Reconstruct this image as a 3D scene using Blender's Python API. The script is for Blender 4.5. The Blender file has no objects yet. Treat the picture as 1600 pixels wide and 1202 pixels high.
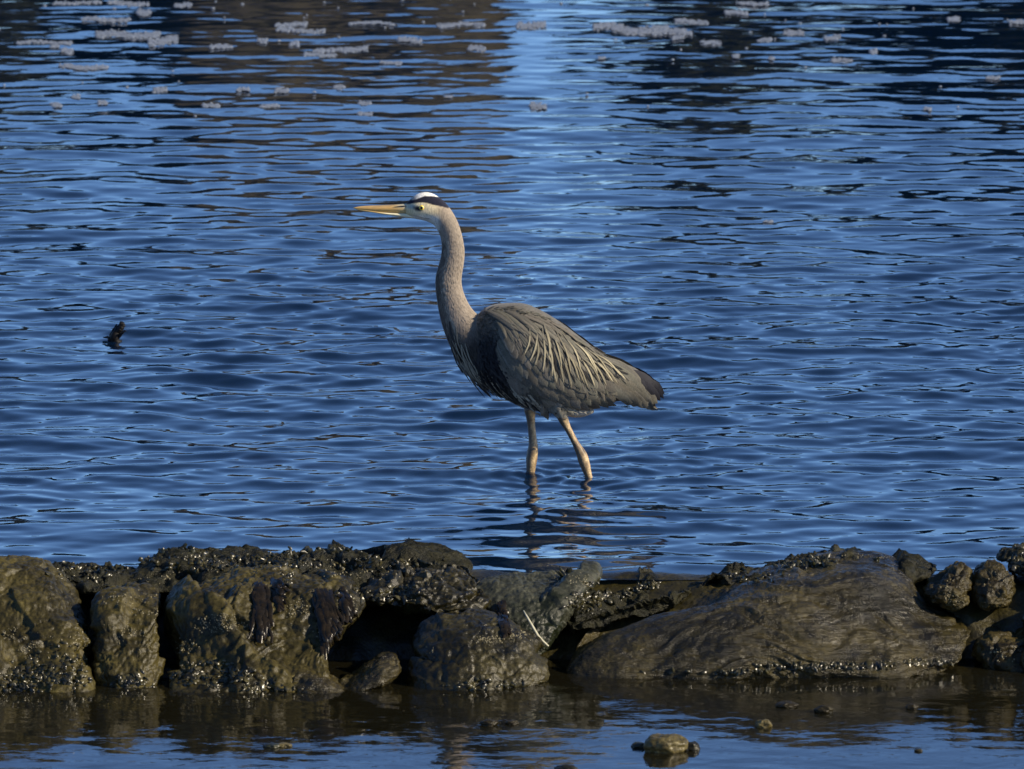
import bpy, bmesh, math, random
import numpy as np
from mathutils import Vector, Matrix
from mathutils.bvhtree import BVHTree

# ------------------------------------------------------------------ camera
FPX = 13350.0                      # focal length in photograph pixels (1600 wide)
CAM_D, CAM_H = 22.0, 3.44
DEP = math.radians(9.0) - 144.0 / FPX
sc = bpy.context.scene
cam = bpy.data.cameras.new('camera')
cam.sensor_width = 36.0
cam.lens = 36.0 * FPX / 1600.0
cam.clip_start = 0.5
cam.clip_end = 2000.0
cam.dof.use_dof = True
cam.dof.focus_distance = 22.2
cam.dof.aperture_fstop = 15.0
camo = bpy.data.objects.new('camera', cam)
sc.collection.objects.link(camo)
camo.location = (0, -CAM_D, CAM_H)
camo.rotation_euler = (math.pi / 2 - DEP, 0, 0)
sc.camera = camo

# ------------------------------------------------------------------ sky, sun, exposure
SUN_AZ = math.radians(73)          # to the right of the direction towards the camera
SUN_EL = math.radians(30)
sun_dir = Vector((math.cos(SUN_EL) * math.sin(SUN_AZ), -math.cos(SUN_EL) * math.cos(SUN_AZ), math.sin(SUN_EL)))
w = bpy.data.worlds.new('World')
sc.world = w
w.use_nodes = True
nt = w.node_tree
nt.nodes.clear()
wo = nt.nodes.new('ShaderNodeOutputWorld')
wb = nt.nodes.new('ShaderNodeBackground')
ws = nt.nodes.new('ShaderNodeTexSky')
ws.sky_type = 'NISHITA'
ws.sun_disc = False
ws.sun_elevation = SUN_EL
ws.sun_rotation = math.atan2(sun_dir.x, sun_dir.y)
ws.air_density = 0.55
ws.dust_density = 0.0
ws.ozone_density = 6.0
wb.inputs[1].default_value = 0.15
nt.links.new(ws.outputs[0], wb.inputs[0])
nt.links.new(wb.outputs[0], wo.inputs[0])
sl = bpy.data.lights.new('sun', 'SUN')
sl.energy = 5.0
sl.angle = math.radians(0.5)
sl.color = (1.0, 0.86, 0.64)
so = bpy.data.objects.new('sun', sl)
sc.collection.objects.link(so)
so.rotation_euler = sun_dir.to_track_quat('Z', 'Y').to_euler()
so.location = (8, -6, 12)
sc.view_settings.view_transform = 'Standard'
sc.view_settings.look = 'None'
sc.view_settings.gamma = 1.0
sc.view_settings.exposure = 0.45

# ------------------------------------------------------------------ helpers
rnd = random.Random(7)
RS = np.random.RandomState(11)
COL = sc.collection
CF = Vector((0, math.cos(DEP), -math.sin(DEP)))
CU = Vector((0, math.sin(DEP), math.cos(DEP)))
CP = Vector((0, -CAM_D, CAM_H))


def ray(px, py):
    d = CF + Vector((1, 0, 0)) * ((px - 800) / FPX) + CU * ((601 - py) / FPX)
    return d.normalized()


def at_y(px, py, Y):
    """world point that is seen at (px,py) and stands at depth Y"""
    d = ray(px, py)
    return CP + d * ((Y + CAM_D) / d.y)


def at_z(px, py, z):
    d = ray(px, py)
    return CP + d * ((z - CAM_H) / d.z)


def at_plane(px, py, cy, zc, k):
    """point on the leaning plane y = cy + k (z - zc)"""
    d = ray(px, py)
    t = (cy - CP.y + k * (CP.z - zc)) / (d.y - k * d.z)
    return CP + d * t


_perm = RS.permutation(256)
_perm = np.concatenate([_perm, _perm, _perm])
_grad = RS.normal(size=(256, 3))
_grad /= np.linalg.norm(_grad, axis=1)[:, None]


def perlin(p):
    p = np.asarray(p, dtype=np.float64)
    i = np.floor(p).astype(np.int64)
    f = p - i
    u = f * f * f * (f * (f * 6 - 15) + 10)
    i &= 255
    res = np.zeros(len(p))
    for dx in (0, 1):
        for dy in (0, 1):
            for dz in (0, 1):
                h = _perm[_perm[_perm[(i[:, 0] + dx) & 255] + ((i[:, 1] + dy) & 255)] + ((i[:, 2] + dz) & 255)]
                g = _grad[h]
                dot = g[:, 0] * (f[:, 0] - dx) + g[:, 1] * (f[:, 1] - dy) + g[:, 2] * (f[:, 2] - dz)
                wx = u[:, 0] if dx else 1 - u[:, 0]
                wy = u[:, 1] if dy else 1 - u[:, 1]
                wz = u[:, 2] if dz else 1 - u[:, 2]
                res += dot * wx * wy * wz
    return res


def fbm(p, oct=4, gain=0.5):
    a, s, out = 1.0, 1.0, 0
    for o in range(oct):
        out = out + a * perlin(p * s + 17.3 * o)
        a *= gain
        s *= 2.03
    return out


def mesh_np(name, V, Q):
    """fast mesh from arrays; Q is (n,3) or (n,4)"""
    V = np.asarray(V, dtype=np.float32)
    Q = np.asarray(Q, dtype=np.int32)
    me = bpy.data.meshes.new(name)
    n, k = Q.shape
    me.vertices.add(len(V))
    me.vertices.foreach_set('co', V.ravel())
    me.loops.add(n * k)
    me.loops.foreach_set('vertex_index', Q.ravel())
    me.polygons.add(n)
    me.polygons.foreach_set('loop_start', np.arange(0, n * k, k, dtype=np.int32))
    me.polygons.foreach_set('loop_total', np.full(n, k, dtype=np.int32))
    me.update(calc_edges=True)
    me.polygons.foreach_set('use_smooth', np.ones(n, dtype=bool))
    return me


def set_col(me, C, name='Col'):
    a = me.color_attributes.new(name, 'FLOAT_COLOR', 'POINT')
    C = np.asarray(C, dtype=np.float32)
    if C.shape[1] == 3:
        C = np.concatenate([C, np.ones((len(C), 1), dtype=np.float32)], 1)
    a.data.foreach_set('color', C.ravel())


def obj(name, me, mat=None, parent=None, loc=None):
    o = bpy.data.objects.new(name, me)
    COL.objects.link(o)
    if mat and me is not None and len(me.materials) == 0:
        me.materials.append(mat)
    if parent:
        o.parent = parent
    if loc is not None:
        o.location = loc
    return o


def tag(o, label=None, cat=None, group=None, kind=None):
    if label: o['label'] = label
    if cat: o['category'] = cat
    if group: o['group'] = group
    if kind: o['kind'] = kind
    return o


def grid_quads(nx, ny):
    i = np.arange(nx - 1)
    j = np.arange(ny - 1)
    I, J = np.meshgrid(i, j)
    a = (J * nx + I).ravel()
    return np.stack([a, a + 1, a + 1 + nx, a + nx], 1)


_cs = {}


def cube_sphere(n):
    if n in _cs:
        return _cs[n]
    t = np.tan(np.linspace(-1, 1, n) * math.pi / 4)
    A, B = np.meshgrid(t, t)
    A, B = A.ravel(), B.ravel()
    o = np.ones_like(A)
    faces = [(o, A, B), (-o, -A, B), (-A, o, B), (A, -o, B), (A, B, o), (A, -B, -o)]
    V = np.concatenate([np.stack(f, 1) for f in faces])
    q = grid_quads(n, n)
    Q = np.concatenate([q + k * n * n for k in range(6)])
    key = np.round(V * 1e5).astype(np.int64)
    _, idx, inv = np.unique(key, axis=0, return_index=True, return_inverse=True)
    V = V[idx]
    Q = inv.reshape(-1)[Q]
    V = V / np.linalg.norm(V, axis=1)[:, None]
    _cs[n] = (V, Q)
    return _cs[n]


def vnormals(me):
    N = np.empty(len(me.vertices) * 3, dtype=np.float32)
    me.vertices.foreach_get('normal', N)
    return N.reshape(-1, 3).astype(np.float64)


def catmull(P, n):
    P = np.asarray(P, dtype=float)
    m = len(P)
    out = []
    for k in range(m):
        p0, p1, p2, p3 = P[(k - 1) % m], P[k], P[(k + 1) % m], P[(k + 2) % m]
        for t in np.linspace(0, 1, n, endpoint=False):
            out.append(0.5 * (2 * p1 + (p2 - p0) * t + (2 * p0 - 5 * p1 + 4 * p2 - p3) * t * t + (3 * p1 - p0 - 3 * p2 + p3) * t ** 3))
    return np.array(out)


def interp_path(P, n):
    """resample an open path smoothly"""
    P = np.asarray(P, dtype=float)
    if len(P) == 2:
        t = np.linspace(0, 1, n)[:, None]
        return P[0] * (1 - t) + P[1] * t
    d = np.concatenate([[0], np.cumsum(np.linalg.norm(np.diff(P, axis=0), axis=1))])
    d /= d[-1]
    E = np.vstack([2 * P[0] - P[1], P, 2 * P[-1] - P[-2]])
    out = []
    for t in np.linspace(0, 1, n):
        k = min(np.searchsorted(d, t, side='right') - 1, len(P) - 2)
        u = (t - d[k]) / max(1e-9, d[k + 1] - d[k])
        p0, p1, p2, p3 = E[k], E[k + 1], E[k + 2], E[k + 3]
        out.append(0.5 * (2 * p1 + (p2 - p0) * u + (2 * p0 - 5 * p1 + 4 * p2 - p3) * u * u + (3 * p1 - p0 - 3 * p2 + p3) * u ** 3))
    return np.array(out)


# ------------------------------------------------------------------ materials
def new_mat(name):
    m = bpy.data.materials.new(name)
    m.use_nodes = True
    t = m.node_tree
    t.nodes.clear()
    return m, t, (lambda ty: t.nodes.new(ty)), (lambda a, b: t.links.new(a, b))


def ramp(t, stops):
    r = t.nodes.new('ShaderNodeValToRGB')
    e = r.color_ramp.elements
    while len(e) < len(stops):
        e.new(0.5)
    for k, (p, c) in enumerate(stops):
        e[k].position = p
        e[k].color = (*c, 1) if len(c) == 3 else c
    return r


def water_mat(name, tint, bump_scale, bump_strength, rough=0.02, stretch=(1, 1, 1), body=(0.01, 0.022, 0.07), murk=0.5):
    m, t, N, L = new_mat(name)
    out = N('ShaderNodeOutputMaterial')
    tc = N('ShaderNodeTexCoord')
    mp = N('ShaderNodeMapping')
    mp.inputs['Scale'].default_value = stretch
    L(tc.outputs['Object'], mp.inputs[0])
    n1 = N('ShaderNodeTexNoise')
    n1.inputs['Scale'].default_value = bump_scale
    n1.inputs['Detail'].default_value = 2.0
    n1.inputs['Roughness'].default_value = 0.45
    n1.inputs['Distortion'].default_value = 0.6
    L(mp.outputs[0], n1.inputs[0])
    b = N('ShaderNodeBump')
    b.inputs['Strength'].default_value = 1.0
    b.inputs['Distance'].default_value = bump_strength
    L(n1.outputs[0], b.inputs['Height'])
    fr = N('ShaderNodeFresnel')
    fr.inputs['IOR'].default_value = 1.333
    L(b.outputs[0], fr.inputs['Normal'])
    gl = N('ShaderNodeBsdfGlossy')
    gl.inputs['Roughness'].default_value = rough
    gl.inputs['Color'].default_value = (1, 1, 1, 1)
    L(b.outputs[0], gl.inputs['Normal'])
    tr = N('ShaderNodeBsdfTransparent')
    tr.inputs['Color'].default_value = (*tint, 1)
    mx = N('ShaderNodeMixShader')
    df = N('ShaderNodeBsdfDiffuse')          # light scattered back by the water itself
    df.inputs['Color'].default_value = (*body, 1)
    mb = N('ShaderNodeMixShader')
    mb.inputs[0].default_value = murk
    L(tr.outputs[0], mb.inputs[1])
    L(df.outputs[0], mb.inputs[2])
    L(fr.outputs[0], mx.inputs[0])
    L(mb.outputs[0], mx.inputs[1])
    L(gl.outputs[0], mx.inputs[2])
    L(mx.outputs[0], out.inputs[0])
    return m


def rock_mat(name, dark, light, stain, rough=0.38, strata=0.0, bump=0.006, scale=9.0, seed=0.0, spec=0.26):
    m, t, N, L = new_mat(name)
    out = N('ShaderNodeOutputMaterial')
    p = N('ShaderNodeBsdfPrincipled')
    tc = N('ShaderNodeTexCoord')
    mp = N('ShaderNodeMapping')
    mp.inputs['Location'].default_value = (seed, seed * 1.7, seed * 0.3)
    L(tc.outputs['Object'], mp.inputs[0])
    n1 = N('ShaderNodeTexNoise')
    n1.inputs['Scale'].default_value = scale
    n1.inputs['Detail'].default_value = 9
    n1.inputs['Roughness'].default_value = 0.68
    n1.inputs['Distortion'].default_value = 0.5
    L(mp.outputs[0], n1.inputs[0])
    r1 = ramp(t, [(0.32, dark), (0.68, light)])
    L(n1.outputs[0], r1.inputs[0])
    n2 = N('ShaderNodeTexNoise')
    n2.inputs['Scale'].default_value = scale * 0.45
    n2.inputs['Detail'].default_value = 6
    n2.inputs['Roughness'].default_value = 0.7
    mp2 = N('ShaderNodeMapping')
    mp2.inputs['Location'].default_value = (3.1 + seed, 0.7, 5.5)
    L(tc.outputs['Object'], mp2.inputs[0])
    L(mp2.outputs[0], n2.inputs[0])
    r2 = ramp(t, [(0.50, (0, 0, 0)), (0.60, (1, 1, 1))])
    L(n2.outputs[0], r2.inputs[0])
    mx = N('ShaderNodeMix')
    mx.data_type = 'RGBA'
    L(r2.outputs[0], mx.inputs[0])
    L(r1.outputs[0], mx.inputs[6])
    mx.inputs[7].default_value = (*stain, 1)
    # fine speckle
    n3 = N('ShaderNodeTexNoise')
    n3.inputs['Scale'].default_value = 120
    n3.inputs['Detail'].default_value = 4
    L(mp.outputs[0], n3.inputs[0])
    r3 = ramp(t, [(0.3, (0.45, 0.45, 0.45)), (0.7, (1.5, 1.5, 1.5))])
    L(n3.outputs[0], r3.inputs[0])
    mu = N('ShaderNodeMix')
    mu.data_type = 'RGBA'
    mu.blend_type = 'MULTIPLY'
    mu.inputs[0].default_value = 0.8
    L(mx.outputs[2], mu.inputs[6])
    L(r3.outputs[0], mu.inputs[7])
    L(mu.outputs[2], p.inputs['Base Color'])
    rr = N('ShaderNodeMapRange')
    rr.inputs[1].default_value = 0.3
    rr.inputs[2].default_value = 0.7
    rr.inputs[3].default_value = rough - 0.12
    rr.inputs[4].default_value = rough + 0.22
    L(n1.outputs[0], rr.inputs[0])
    L(rr.outputs[0], p.inputs['Roughness'])
    p.inputs['Specular IOR Level'].default_value = spec
    # relief
    b1 = N('ShaderNodeBump')
    b1.inputs['Strength'].default_value = 1.0
    b1.inputs['Distance'].default_value = bump
    L(n1.outputs[0], b1.inputs['Height'])
    b2 = N('ShaderNodeBump')
    b2.inputs['Strength'].default_value = 1.0
    b2.inputs['Distance'].default_value = 0.0016
    L(n3.outputs[0], b2.inputs['Height'])
    L(b1.outputs[0], b2.inputs['Normal'])
    last = b2
    if strata > 0:
        ms = N('ShaderNodeMapping')
        ms.inputs['Scale'].default_value = (1.0, 2.0, 9.0)
        L(tc.outputs['Object'], ms.inputs[0])
        n4 = N('ShaderNodeTexNoise')
        n4.inputs['Scale'].default_value = 7
        n4.inputs['Detail'].default_value = 6
        n4.inputs['Roughness'].default_value = 0.65
        n4.inputs['Distortion'].default_value = 1.2
        L(ms.outputs[0], n4.inputs[0])
        b3 = N('ShaderNodeBump')
        b3.inputs['Strength'].default_value = 1.0
        b3.inputs['Distance'].default_value = strata
        L(n4.outputs[0], b3.inputs['Height'])
        L(b2.outputs[0], b3.inputs['Normal'])
        last = b3
    L(last.outputs[0], p.inputs['Normal'])
    L(p.outputs[0], out.inputs[0])
    return m


def simple_mat(name, c0, c1, rough=0.6, scale=30, bump=0.0, spec=0.5, detail=4):
    m, t, N, L = new_mat(name)
    out = N('ShaderNodeOutputMaterial')
    p = N('ShaderNodeBsdfPrincipled')
    tc = N('ShaderNodeTexCoord')
    n1 = N('ShaderNodeTexNoise')
    n1.inputs['Scale'].default_value = scale
    n1.inputs['Detail'].default_value = detail
    L(tc.outputs['Object'], n1.inputs[0])
    r1 = ramp(t, [(0.32, c0), (0.68, c1)])
    L(n1.outputs[0], r1.inputs[0])
    L(r1.outputs[0], p.inputs['Base Color'])
    p.inputs['Roughness'].default_value = rough
    p.inputs['Specular IOR Level'].default_value = spec
    if bump:
        b = N('ShaderNodeBump')
        b.inputs['Distance'].default_value = bump
        b.inputs['Strength'].default_value = 1.0
        L(n1.outputs[0], b.inputs['Height'])
        L(b.outputs[0], p.inputs['Normal'])
    L(p.outputs[0], out.inputs[0])
    return m


def attr_mat(name, rough=0.75, spec=0.2, bump=0.0008, scale=(400, 400, 120), vary=0.35, sheen=0.0):
    m, t, N, L = new_mat(name)
    out = N('ShaderNodeOutputMaterial')
    p = N('ShaderNodeBsdfPrincipled')
    a = N('ShaderNodeAttribute')
    a.attribute_name = 'Col'
    tc = N('ShaderNodeTexCoord')
    mp = N('ShaderNodeMapping')
    mp.inputs['Scale'].default_value = scale
    L(tc.outputs['Object'], mp.inputs[0])
    n1 = N('ShaderNodeTexNoise')
    n1.inputs['Scale'].default_value = 1.0
    n1.inputs['Detail'].default_value = 4
    n1.inputs['Roughness'].default_value = 0.6
    L(mp.outputs[0], n1.inputs[0])
    r = ramp(t, [(0.3, (1 - vary,) * 3), (0.7, (1 + vary,) * 3)])
    L(n1.outputs[0], r.inputs[0])
    mu = N('ShaderNodeMix')
    mu.data_type = 'RGBA'
    mu.blend_type = 'MULTIPLY'
    mu.inputs[0].default_value = 1.0
    L(a.outputs['Color'], mu.inputs[6])
    L(r.outputs[0], mu.inputs[7])
    L(mu.outputs[2], p.inputs['Base Color'])
    p.inputs['Roughness'].default_value = rough
    p.inputs['Specular IOR Level'].default_value = spec
    if sheen:
        p.inputs['Sheen Weight'].default_value = sheen
        p.inputs['Sheen Roughness'].default_value = 0.5
    if bump:
        b = N('ShaderNodeBump')
        b.inputs['Distance'].default_value = bump
        b.inputs['Strength'].default_value = 1.0
        L(n1.outputs[0], b.inputs['Height'])
        L(b.outputs[0], p.inputs['Normal'])
    L(p.outputs[0], out.inputs[0])
    return m


M_sea = water_mat('sea_water', (0.40, 0.40, 0.38), 22.0, 0.0004, 0.012, (0.7, 1.0, 1), (0.003, 0.015, 0.044), 0.55)
M_pool = water_mat('pool_water', (0.70, 0.66, 0.55), 34.0, 0.0006, 0.03, (0.7, 1.0, 1), (0.030, 0.027, 0.014), 0.28)
M_mud = rock_mat('wet_mud', (0.0154, 0.0139, 0.0039), (0.0554, 0.0472, 0.0133), (0.0298, 0.0244, 0.0071), 0.36, 0, 0.004, 7.0)
M_rock = rock_mat('wet_rock', (0.0073, 0.0064, 0.0017), (0.0456, 0.0371, 0.0088), (0.0076, 0.0065, 0.0012), 0.34, 0, 0.007, 8.0, 0.0, 0.34)
M_rock_left = rock_mat('olive_rock', (0.0121, 0.0099, 0.0024), (0.0733, 0.0585, 0.0135), (0.0124, 0.0102, 0.0019), 0.42, 0, 0.006, 7.0, 2.0)
M_rock_grey = rock_mat('grey_green_rock', (0.0175, 0.0190, 0.0120), (0.0553, 0.0563, 0.0372), (0.0102, 0.0129, 0.0048), 0.45, 0, 0.006, 10.0, 4.0)
M_rock_smooth = rock_mat('grained_rock', (0.0075, 0.0060, 0.0016), (0.0640, 0.0500, 0.0125), (0.0120, 0.0098, 0.0022), 0.27, 0.012, 0.005, 7.0, 6.0, 0.40)
M_rock_warm = rock_mat('pitted_rock', (0.0116, 0.0092, 0.0024), (0.0639, 0.0488, 0.0123), (0.0172, 0.0128, 0.0028), 0.38, 0, 0.008, 16.0, 8.0)
M_moss = rock_mat('weed_covered_rock', (0.0025, 0.0030, 0.0005), (0.0218, 0.0196, 0.0038), (0.0058, 0.0066, 0.0012), 0.42, 0, 0.016, 22.0, 9.0)
M_weed = simple_mat('wrack', (0.006, 0.005, 0.002), (0.022, 0.015, 0.006), 0.27, 60, 0.001, 0.3)
M_weed2 = simple_mat('dark_weed', (0.006, 0.007, 0.003), (0.035, 0.036, 0.012), 0.4, 50, 0.001)
M_barn = simple_mat('barnacle', (0.05, 0.045, 0.025), (0.30, 0.26, 0.15), 0.45, 55, 0.0, 0.4)
M_mussel = simple_mat('knobbly_weed', (0.006, 0.006, 0.003), (0.060, 0.052, 0.018), 0.28, 45, 0.002)
M_foam = simple_mat('foam', (0.11, 0.13, 0.16), (0.22, 0.25, 0.30), 0.5, 60)
M_bluff = rock_mat('bluff', (0.0116, 0.0098, 0.0054), (0.0640, 0.0520, 0.0270), (0.0175, 0.0184, 0.0072), 0.7, 0, 0.08, 1.2)
M_leaf = simple_mat('dark_leaves', (0.006, 0.008, 0.004), (0.022, 0.026, 0.012), 0.8, 2.0, 0, 0.2)
M_bark = simple_mat('bark', (0.02, 0.015, 0.010), (0.06, 0.045, 0.03), 0.9, 8, 0.02)
M_peb = rock_mat('pebble', (0.0407, 0.0337, 0.0135), (0.1793, 0.1446, 0.0540), (0.0815, 0.0643, 0.0216), 0.38, 0, 0.002, 30.0, 3.0)
M_stick = simple_mat('wet_driftwood', (0.002, 0.002, 0.002), (0.007, 0.006, 0.006), 0.6, 80, 0.002, 0.2)
M_feather = attr_mat('feather', 0.7, 0.25, 0.0004, (500, 300, 200), 0.22)
M_body = attr_mat('plumage', 0.85, 0.12, 0.0008, (260, 260, 90), 0.28, 0.15)
M_bill = attr_mat('bill', 0.42, 0.4, 0.0002, (60, 200, 300), 0.15)
M_leg = attr_mat('leg_skin', 0.45, 0.4, 0.0010, (200, 200, 260), 0.35)
M_iris = simple_mat('iris', (0.75, 0.50, 0.06), (0.85, 0.62, 0.12), 0.25, 60)
M_pupil = simple_mat('pupil', (0.004, 0.004, 0.004), (0.006, 0.006, 0.006), 0.15, 60)

# ------------------------------------------------------------------ the setting
Z2 = -0.165                          # level of the pool on the near side of the ledge


def axis(dense0, dense1, step, far0, far1, ratio=1.16):
    a = list(np.arange(dense0, dense1 + 1e-6, step))
    s = step
    x = a[-1]
    while x < far1:
        s *= ratio
        x += s
        a.append(x)
    s = step
    x = dense0
    lo = []
    while x > far0:
        s *= ratio
        x -= s
        lo.append(x)
    return np.array(lo[::-1] + a)


def sstep(a, b, x):
    t = np.clip((x - a) / (b - a), 0, 1)
    return t * t * (3 - 2 * t)


def ground_h(X, Y):
    P = np.stack([X, Y, 0 * X], 1)
    back = -0.17 + 0.10 * sstep(-0.8, -1.6, Y) + 0.02 * fbm(P * 2.0, 3)
    back = back - 1.2 * sstep(3, 26, Y) + 0.05 * np.exp(-((X - 0.25) / 0.45) ** 2 - ((Y + 1.45) / 0.28) ** 2)
    front = Z2 - 0.017 + 0.020 * fbm(P * np.array([1.6, 2.2, 1]) + 3.3, 4) + 0.012 * fbm(P * np.array([11, 20, 1]), 4, 0.6)
    front += 0.020 * np.exp(-((X + 0.95) / 0.35) ** 2) * np.exp(-((Y + 2.15) / 0.14) ** 2)
    front -= 0.020 * sstep(-2.70, -2.95, Y)
    front += 2.1 * sstep(-4.5, -24, Y)
    front += 1.5 * sstep(-30, -120, Y)
    k = sstep(-1.75, -1.95, Y)
    z = back * (1 - k) + front * k
    z = np.where((Y < -1.7) & (Y > -2.06), np.minimum(z, Z2 - 0.05), z)
    z = z + 1.9 * sstep(22, 27, Y) + 10.0 * sstep(75, 400, Y)
    return z


xs = axis(-1.7, 1.7, 0.016, -450, 450, 1.13)
ys = np.concatenate([axis(-3.4, -1.5, 0.012, -300, -1.5, 1.13), axis(-1.48, 2.0, 0.05, -1.48, 700, 1.12)])
ys = np.unique(np.round(ys, 5))
X, Y = np.meshgrid(xs, ys)
X, Y = X.ravel(), Y.ravel()
me = mesh_np('ground', np.stack([X, Y, ground_h(X, Y)], 1), grid_quads(len(xs), len(ys)))
tag(obj('ground', me, M_mud), 'dark wet mud of the shore and sea bed', None, None, 'structure')


def wave_field(X, Y, comps):
    h = np.zeros_like(X)
    dx = np.zeros_like(X)
    dy = np.zeros_like(X)
    for (kx, ky, a, ph) in comps:
        k = math.hypot(kx, ky)
        arg = kx * X + ky * Y + ph
        s, c = np.sin(arg), np.cos(arg)
        h += a * s
        dx += a * (kx / k) * c
        dy += a * (ky / k) * c
    return h, dx, dy


def make_comps(rs, n, l0, l1, slope, spread, mean_dir, power=0.0):
    out = []
    for i in range(n):
        lam = l0 * (l1 / l0) ** rs.uniform()
        k = 2 * math.pi / lam
        th = mean_dir + rs.normal() * spread
        s = slope * (lam / l1) ** power * math.sqrt(2.0 / n)
        out.append((k * math.cos(th), k * math.sin(th), s / k, rs.uniform() * 2 * math.pi))
    return out


rs = np.random.RandomState(5)
LEGS = [(at_z(921.5, 746, 0).x, at_z(921.5, 746, 0).y), (at_z(828.5, 742, 0).x, at_z(828.5, 742, 0).y)]
bands = [make_comps(rs, 50, 0.060, 0.10, 0.038, 0.9, math.radians(98)), make_comps(rs, 90, 0.10, 0.25, 0.070, 0.60, math.radians(94)), make_comps(rs, 34, 0.26, 1.0, 0.040, 0.42, math.radians(84))]
xs = axis(-1.75, 1.75, 0.0085, -300, 300, 1.12)
xs = np.unique(np.concatenate([xs]))
ys = [-1.86]
while ys[-1] < 13.5:
    ys.append(ys[-1] + 0.0115 + 0.0006 * max(0, ys[-1]))
st = 0.02
while ys[-1] < 27:
    st = min(st * 1.10, 2.5)
    ys.append(ys[-1] + st)
ys = np.array(ys)
X, Y = np.meshgrid(xs, ys)
X, Y = X.ravel(), Y.ravel()
# gusts: patches of stronger and weaker ripple, calm close to the rocks and towards the sheltered far side
P = np.stack([X, Y, 0 * X], 1)
gust = np.clip(1.0 + 0.75 * perlin(P * np.array([0.55, 0.30, 1])) + 0.45 * perlin(P * np.array([1.7, 1.1, 1]) + 5), 0.35, 1.8)
near = 0.70 + 0.30 * sstep(-1.8, -0.7, Y)
fade = [1 - sstep(2.5, 6.5, Y), 1 - 0.80 * sstep(3.0, 9.0, Y), 1 - 0.70 * sstep(3, 10, Y)]
h = np.zeros_like(X)
dxs = np.zeros_like(X)
dys = np.zeros_like(X)
for cb, fd in zip(bands, fade):
    a_, b_, c_ = wave_field(X, Y, cb)
    k_ = gust * near * fd * (1 - 0.8 * sstep(14, 18, Y))
    h += a_ * k_
    dxs += b_ * k_
    dys += c_ * k_
for (lx, ly) in LEGS:                 # rings spreading from the wading legs
    rr_ = np.hypot(X - lx, Y - ly)
    h += 0.0022 * np.sin(rr_ * 2 * math.pi / 0.060) * np.exp(-rr_ / 0.16) * sstep(0.0, 0.03, rr_)
ch = 0.9 * (1 - sstep(14, 18, Y)) * (1 - sstep(1.75, 2.4, np.abs(X)))
V = np.stack([X + ch * dxs, Y + ch * dys * (Y > -1.8), h], 1)
me = mesh_np('sea', V, grid_quads(len(xs), len(ys)))
tag(obj('sea', me, M_sea), 'rippled blue water around the heron', None, None, 'structure')

comps2 = make_comps(np.random.RandomState(9), 40, 0.05, 0.22, 0.012, 1.2, math.radians(90)) + make_comps(np.random.RandomState(3), 10, 0.3, 0.9, 0.006, 1.0, math.radians(90))
xs = axis(-1.7, 1.7, 0.014, -14, 14, 1.2)
ys = axis(-3.4, -1.9, 0.010, -11, -1.91, 1.2)
X, Y = np.meshgrid(xs, ys)
X, Y = X.ravel(), Y.ravel()
h, dx, dy = wave_field(X, Y, comps2)
me = mesh_np('tide_pool', np.stack([X, Y, Z2 + h], 1), grid_quads(len(xs), len(ys)))
tag(obj('tide_pool', me, M_pool), 'shallow still pool below the rock ledge', None, None, 'structure')

# far shore: bank and bluff (seen mirrored in the water)
def rel(name, V, Q, mat, base):
    V = np.asarray(V) - np.array(base)
    return obj(name, mesh_np(name, V, Q), mat, None, base)


def boulder_shape(n, c, r, seed, amp=0.18, box=2.6, freq=1.3):
    S, Q = cube_sphere(n)
    m = (np.abs(S) ** box).sum(1) ** (1 / box)
    D = S / m[:, None]
    d = 1 + amp * fbm(S * freq + seed, 4) + 0.35 * amp * (1 - np.abs(perlin(S * freq * 3 + seed))) - 0.2 * amp
    V = D * d[:, None] * np.array(r) + np.array(c)
    return V, Q


V, Q = boulder_shape(50, (-1.02, 27.0, 0.3), (1.05, 1.2, 1.9), 4.4, 0.30, 4.0, 2.0)
tag(rel('bluff', V, Q, M_bluff, (-1.02, 27.0, 0)), 'brown rock bluff mirrored at the far edge of the water', 'rock')


def bush(x, y, hgt, rad, seed, base_z):
    r = random.Random(seed)
    root = obj('shore_bush', None, None, None, (x, y, base_z))
    n, rows, V, Q = 7, 6, [], []
    for st_ in range(4):
        lean_ = Vector((r.gauss(0, 0.3), r.gauss(0, 0.25), 1))
        b = len(V)
        for i in range(rows):
            t = i / (rows - 1)
            rr = 0.05 * (1 - t) + 0.008
            for k in range(n):
                a = 2 * math.pi * k / n
                c = lean_ * (t * hgt * 0.85) + Vector((0, 0, -0.1))
                V.append((c.x + rr * math.cos(a), c.y + rr * math.sin(a), c.z))
        for i in range(rows - 1):
            for k in range(n):
                Q.append((b + i * n + k, b + i * n + (k + 1) % n, b + (i + 1) * n + (k + 1) % n, b + (i + 1) * n + k))
    obj('trunk', mesh_np('trunk', V, Q), M_bark, root)
    V, Q = [], []
    for i in range(2600):
        d = Vector((r.gauss(0, 1), r.gauss(0, 1), r.gauss(0, 1))).normalized()
        q = r.random() ** 0.4
        w_ = 0.82 + 0.30 * math.sin(d.x * 4 + seed) * math.sin(d.z * 5 + seed * 2)
        c = Vector((d.x * rad * q * w_, d.y * rad * q * w_, hgt * 0.50 + d.z * hgt * 0.52 * q * w_))
        s = r.uniform(0.07, 0.15)
        u = Vector((r.gauss(0, 1), r.gauss(0, 1), r.gauss(0, .6))).normalized()
        v = u.orthogonal().normalized()
        b = len(V)
        V += [c - u * s - v * s * 0.35, c + u * s * 0.2 - v * s * 0.6, c + u * s * 1.2, c + u * s * 0.2 + v * s * 0.6]
        Q.append((b, b + 1, b + 2, b + 3))
    obj('crown', mesh_np('crown', np.array([tuple(v) for v in V]), Q), M_leaf, root)
    return root


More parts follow.
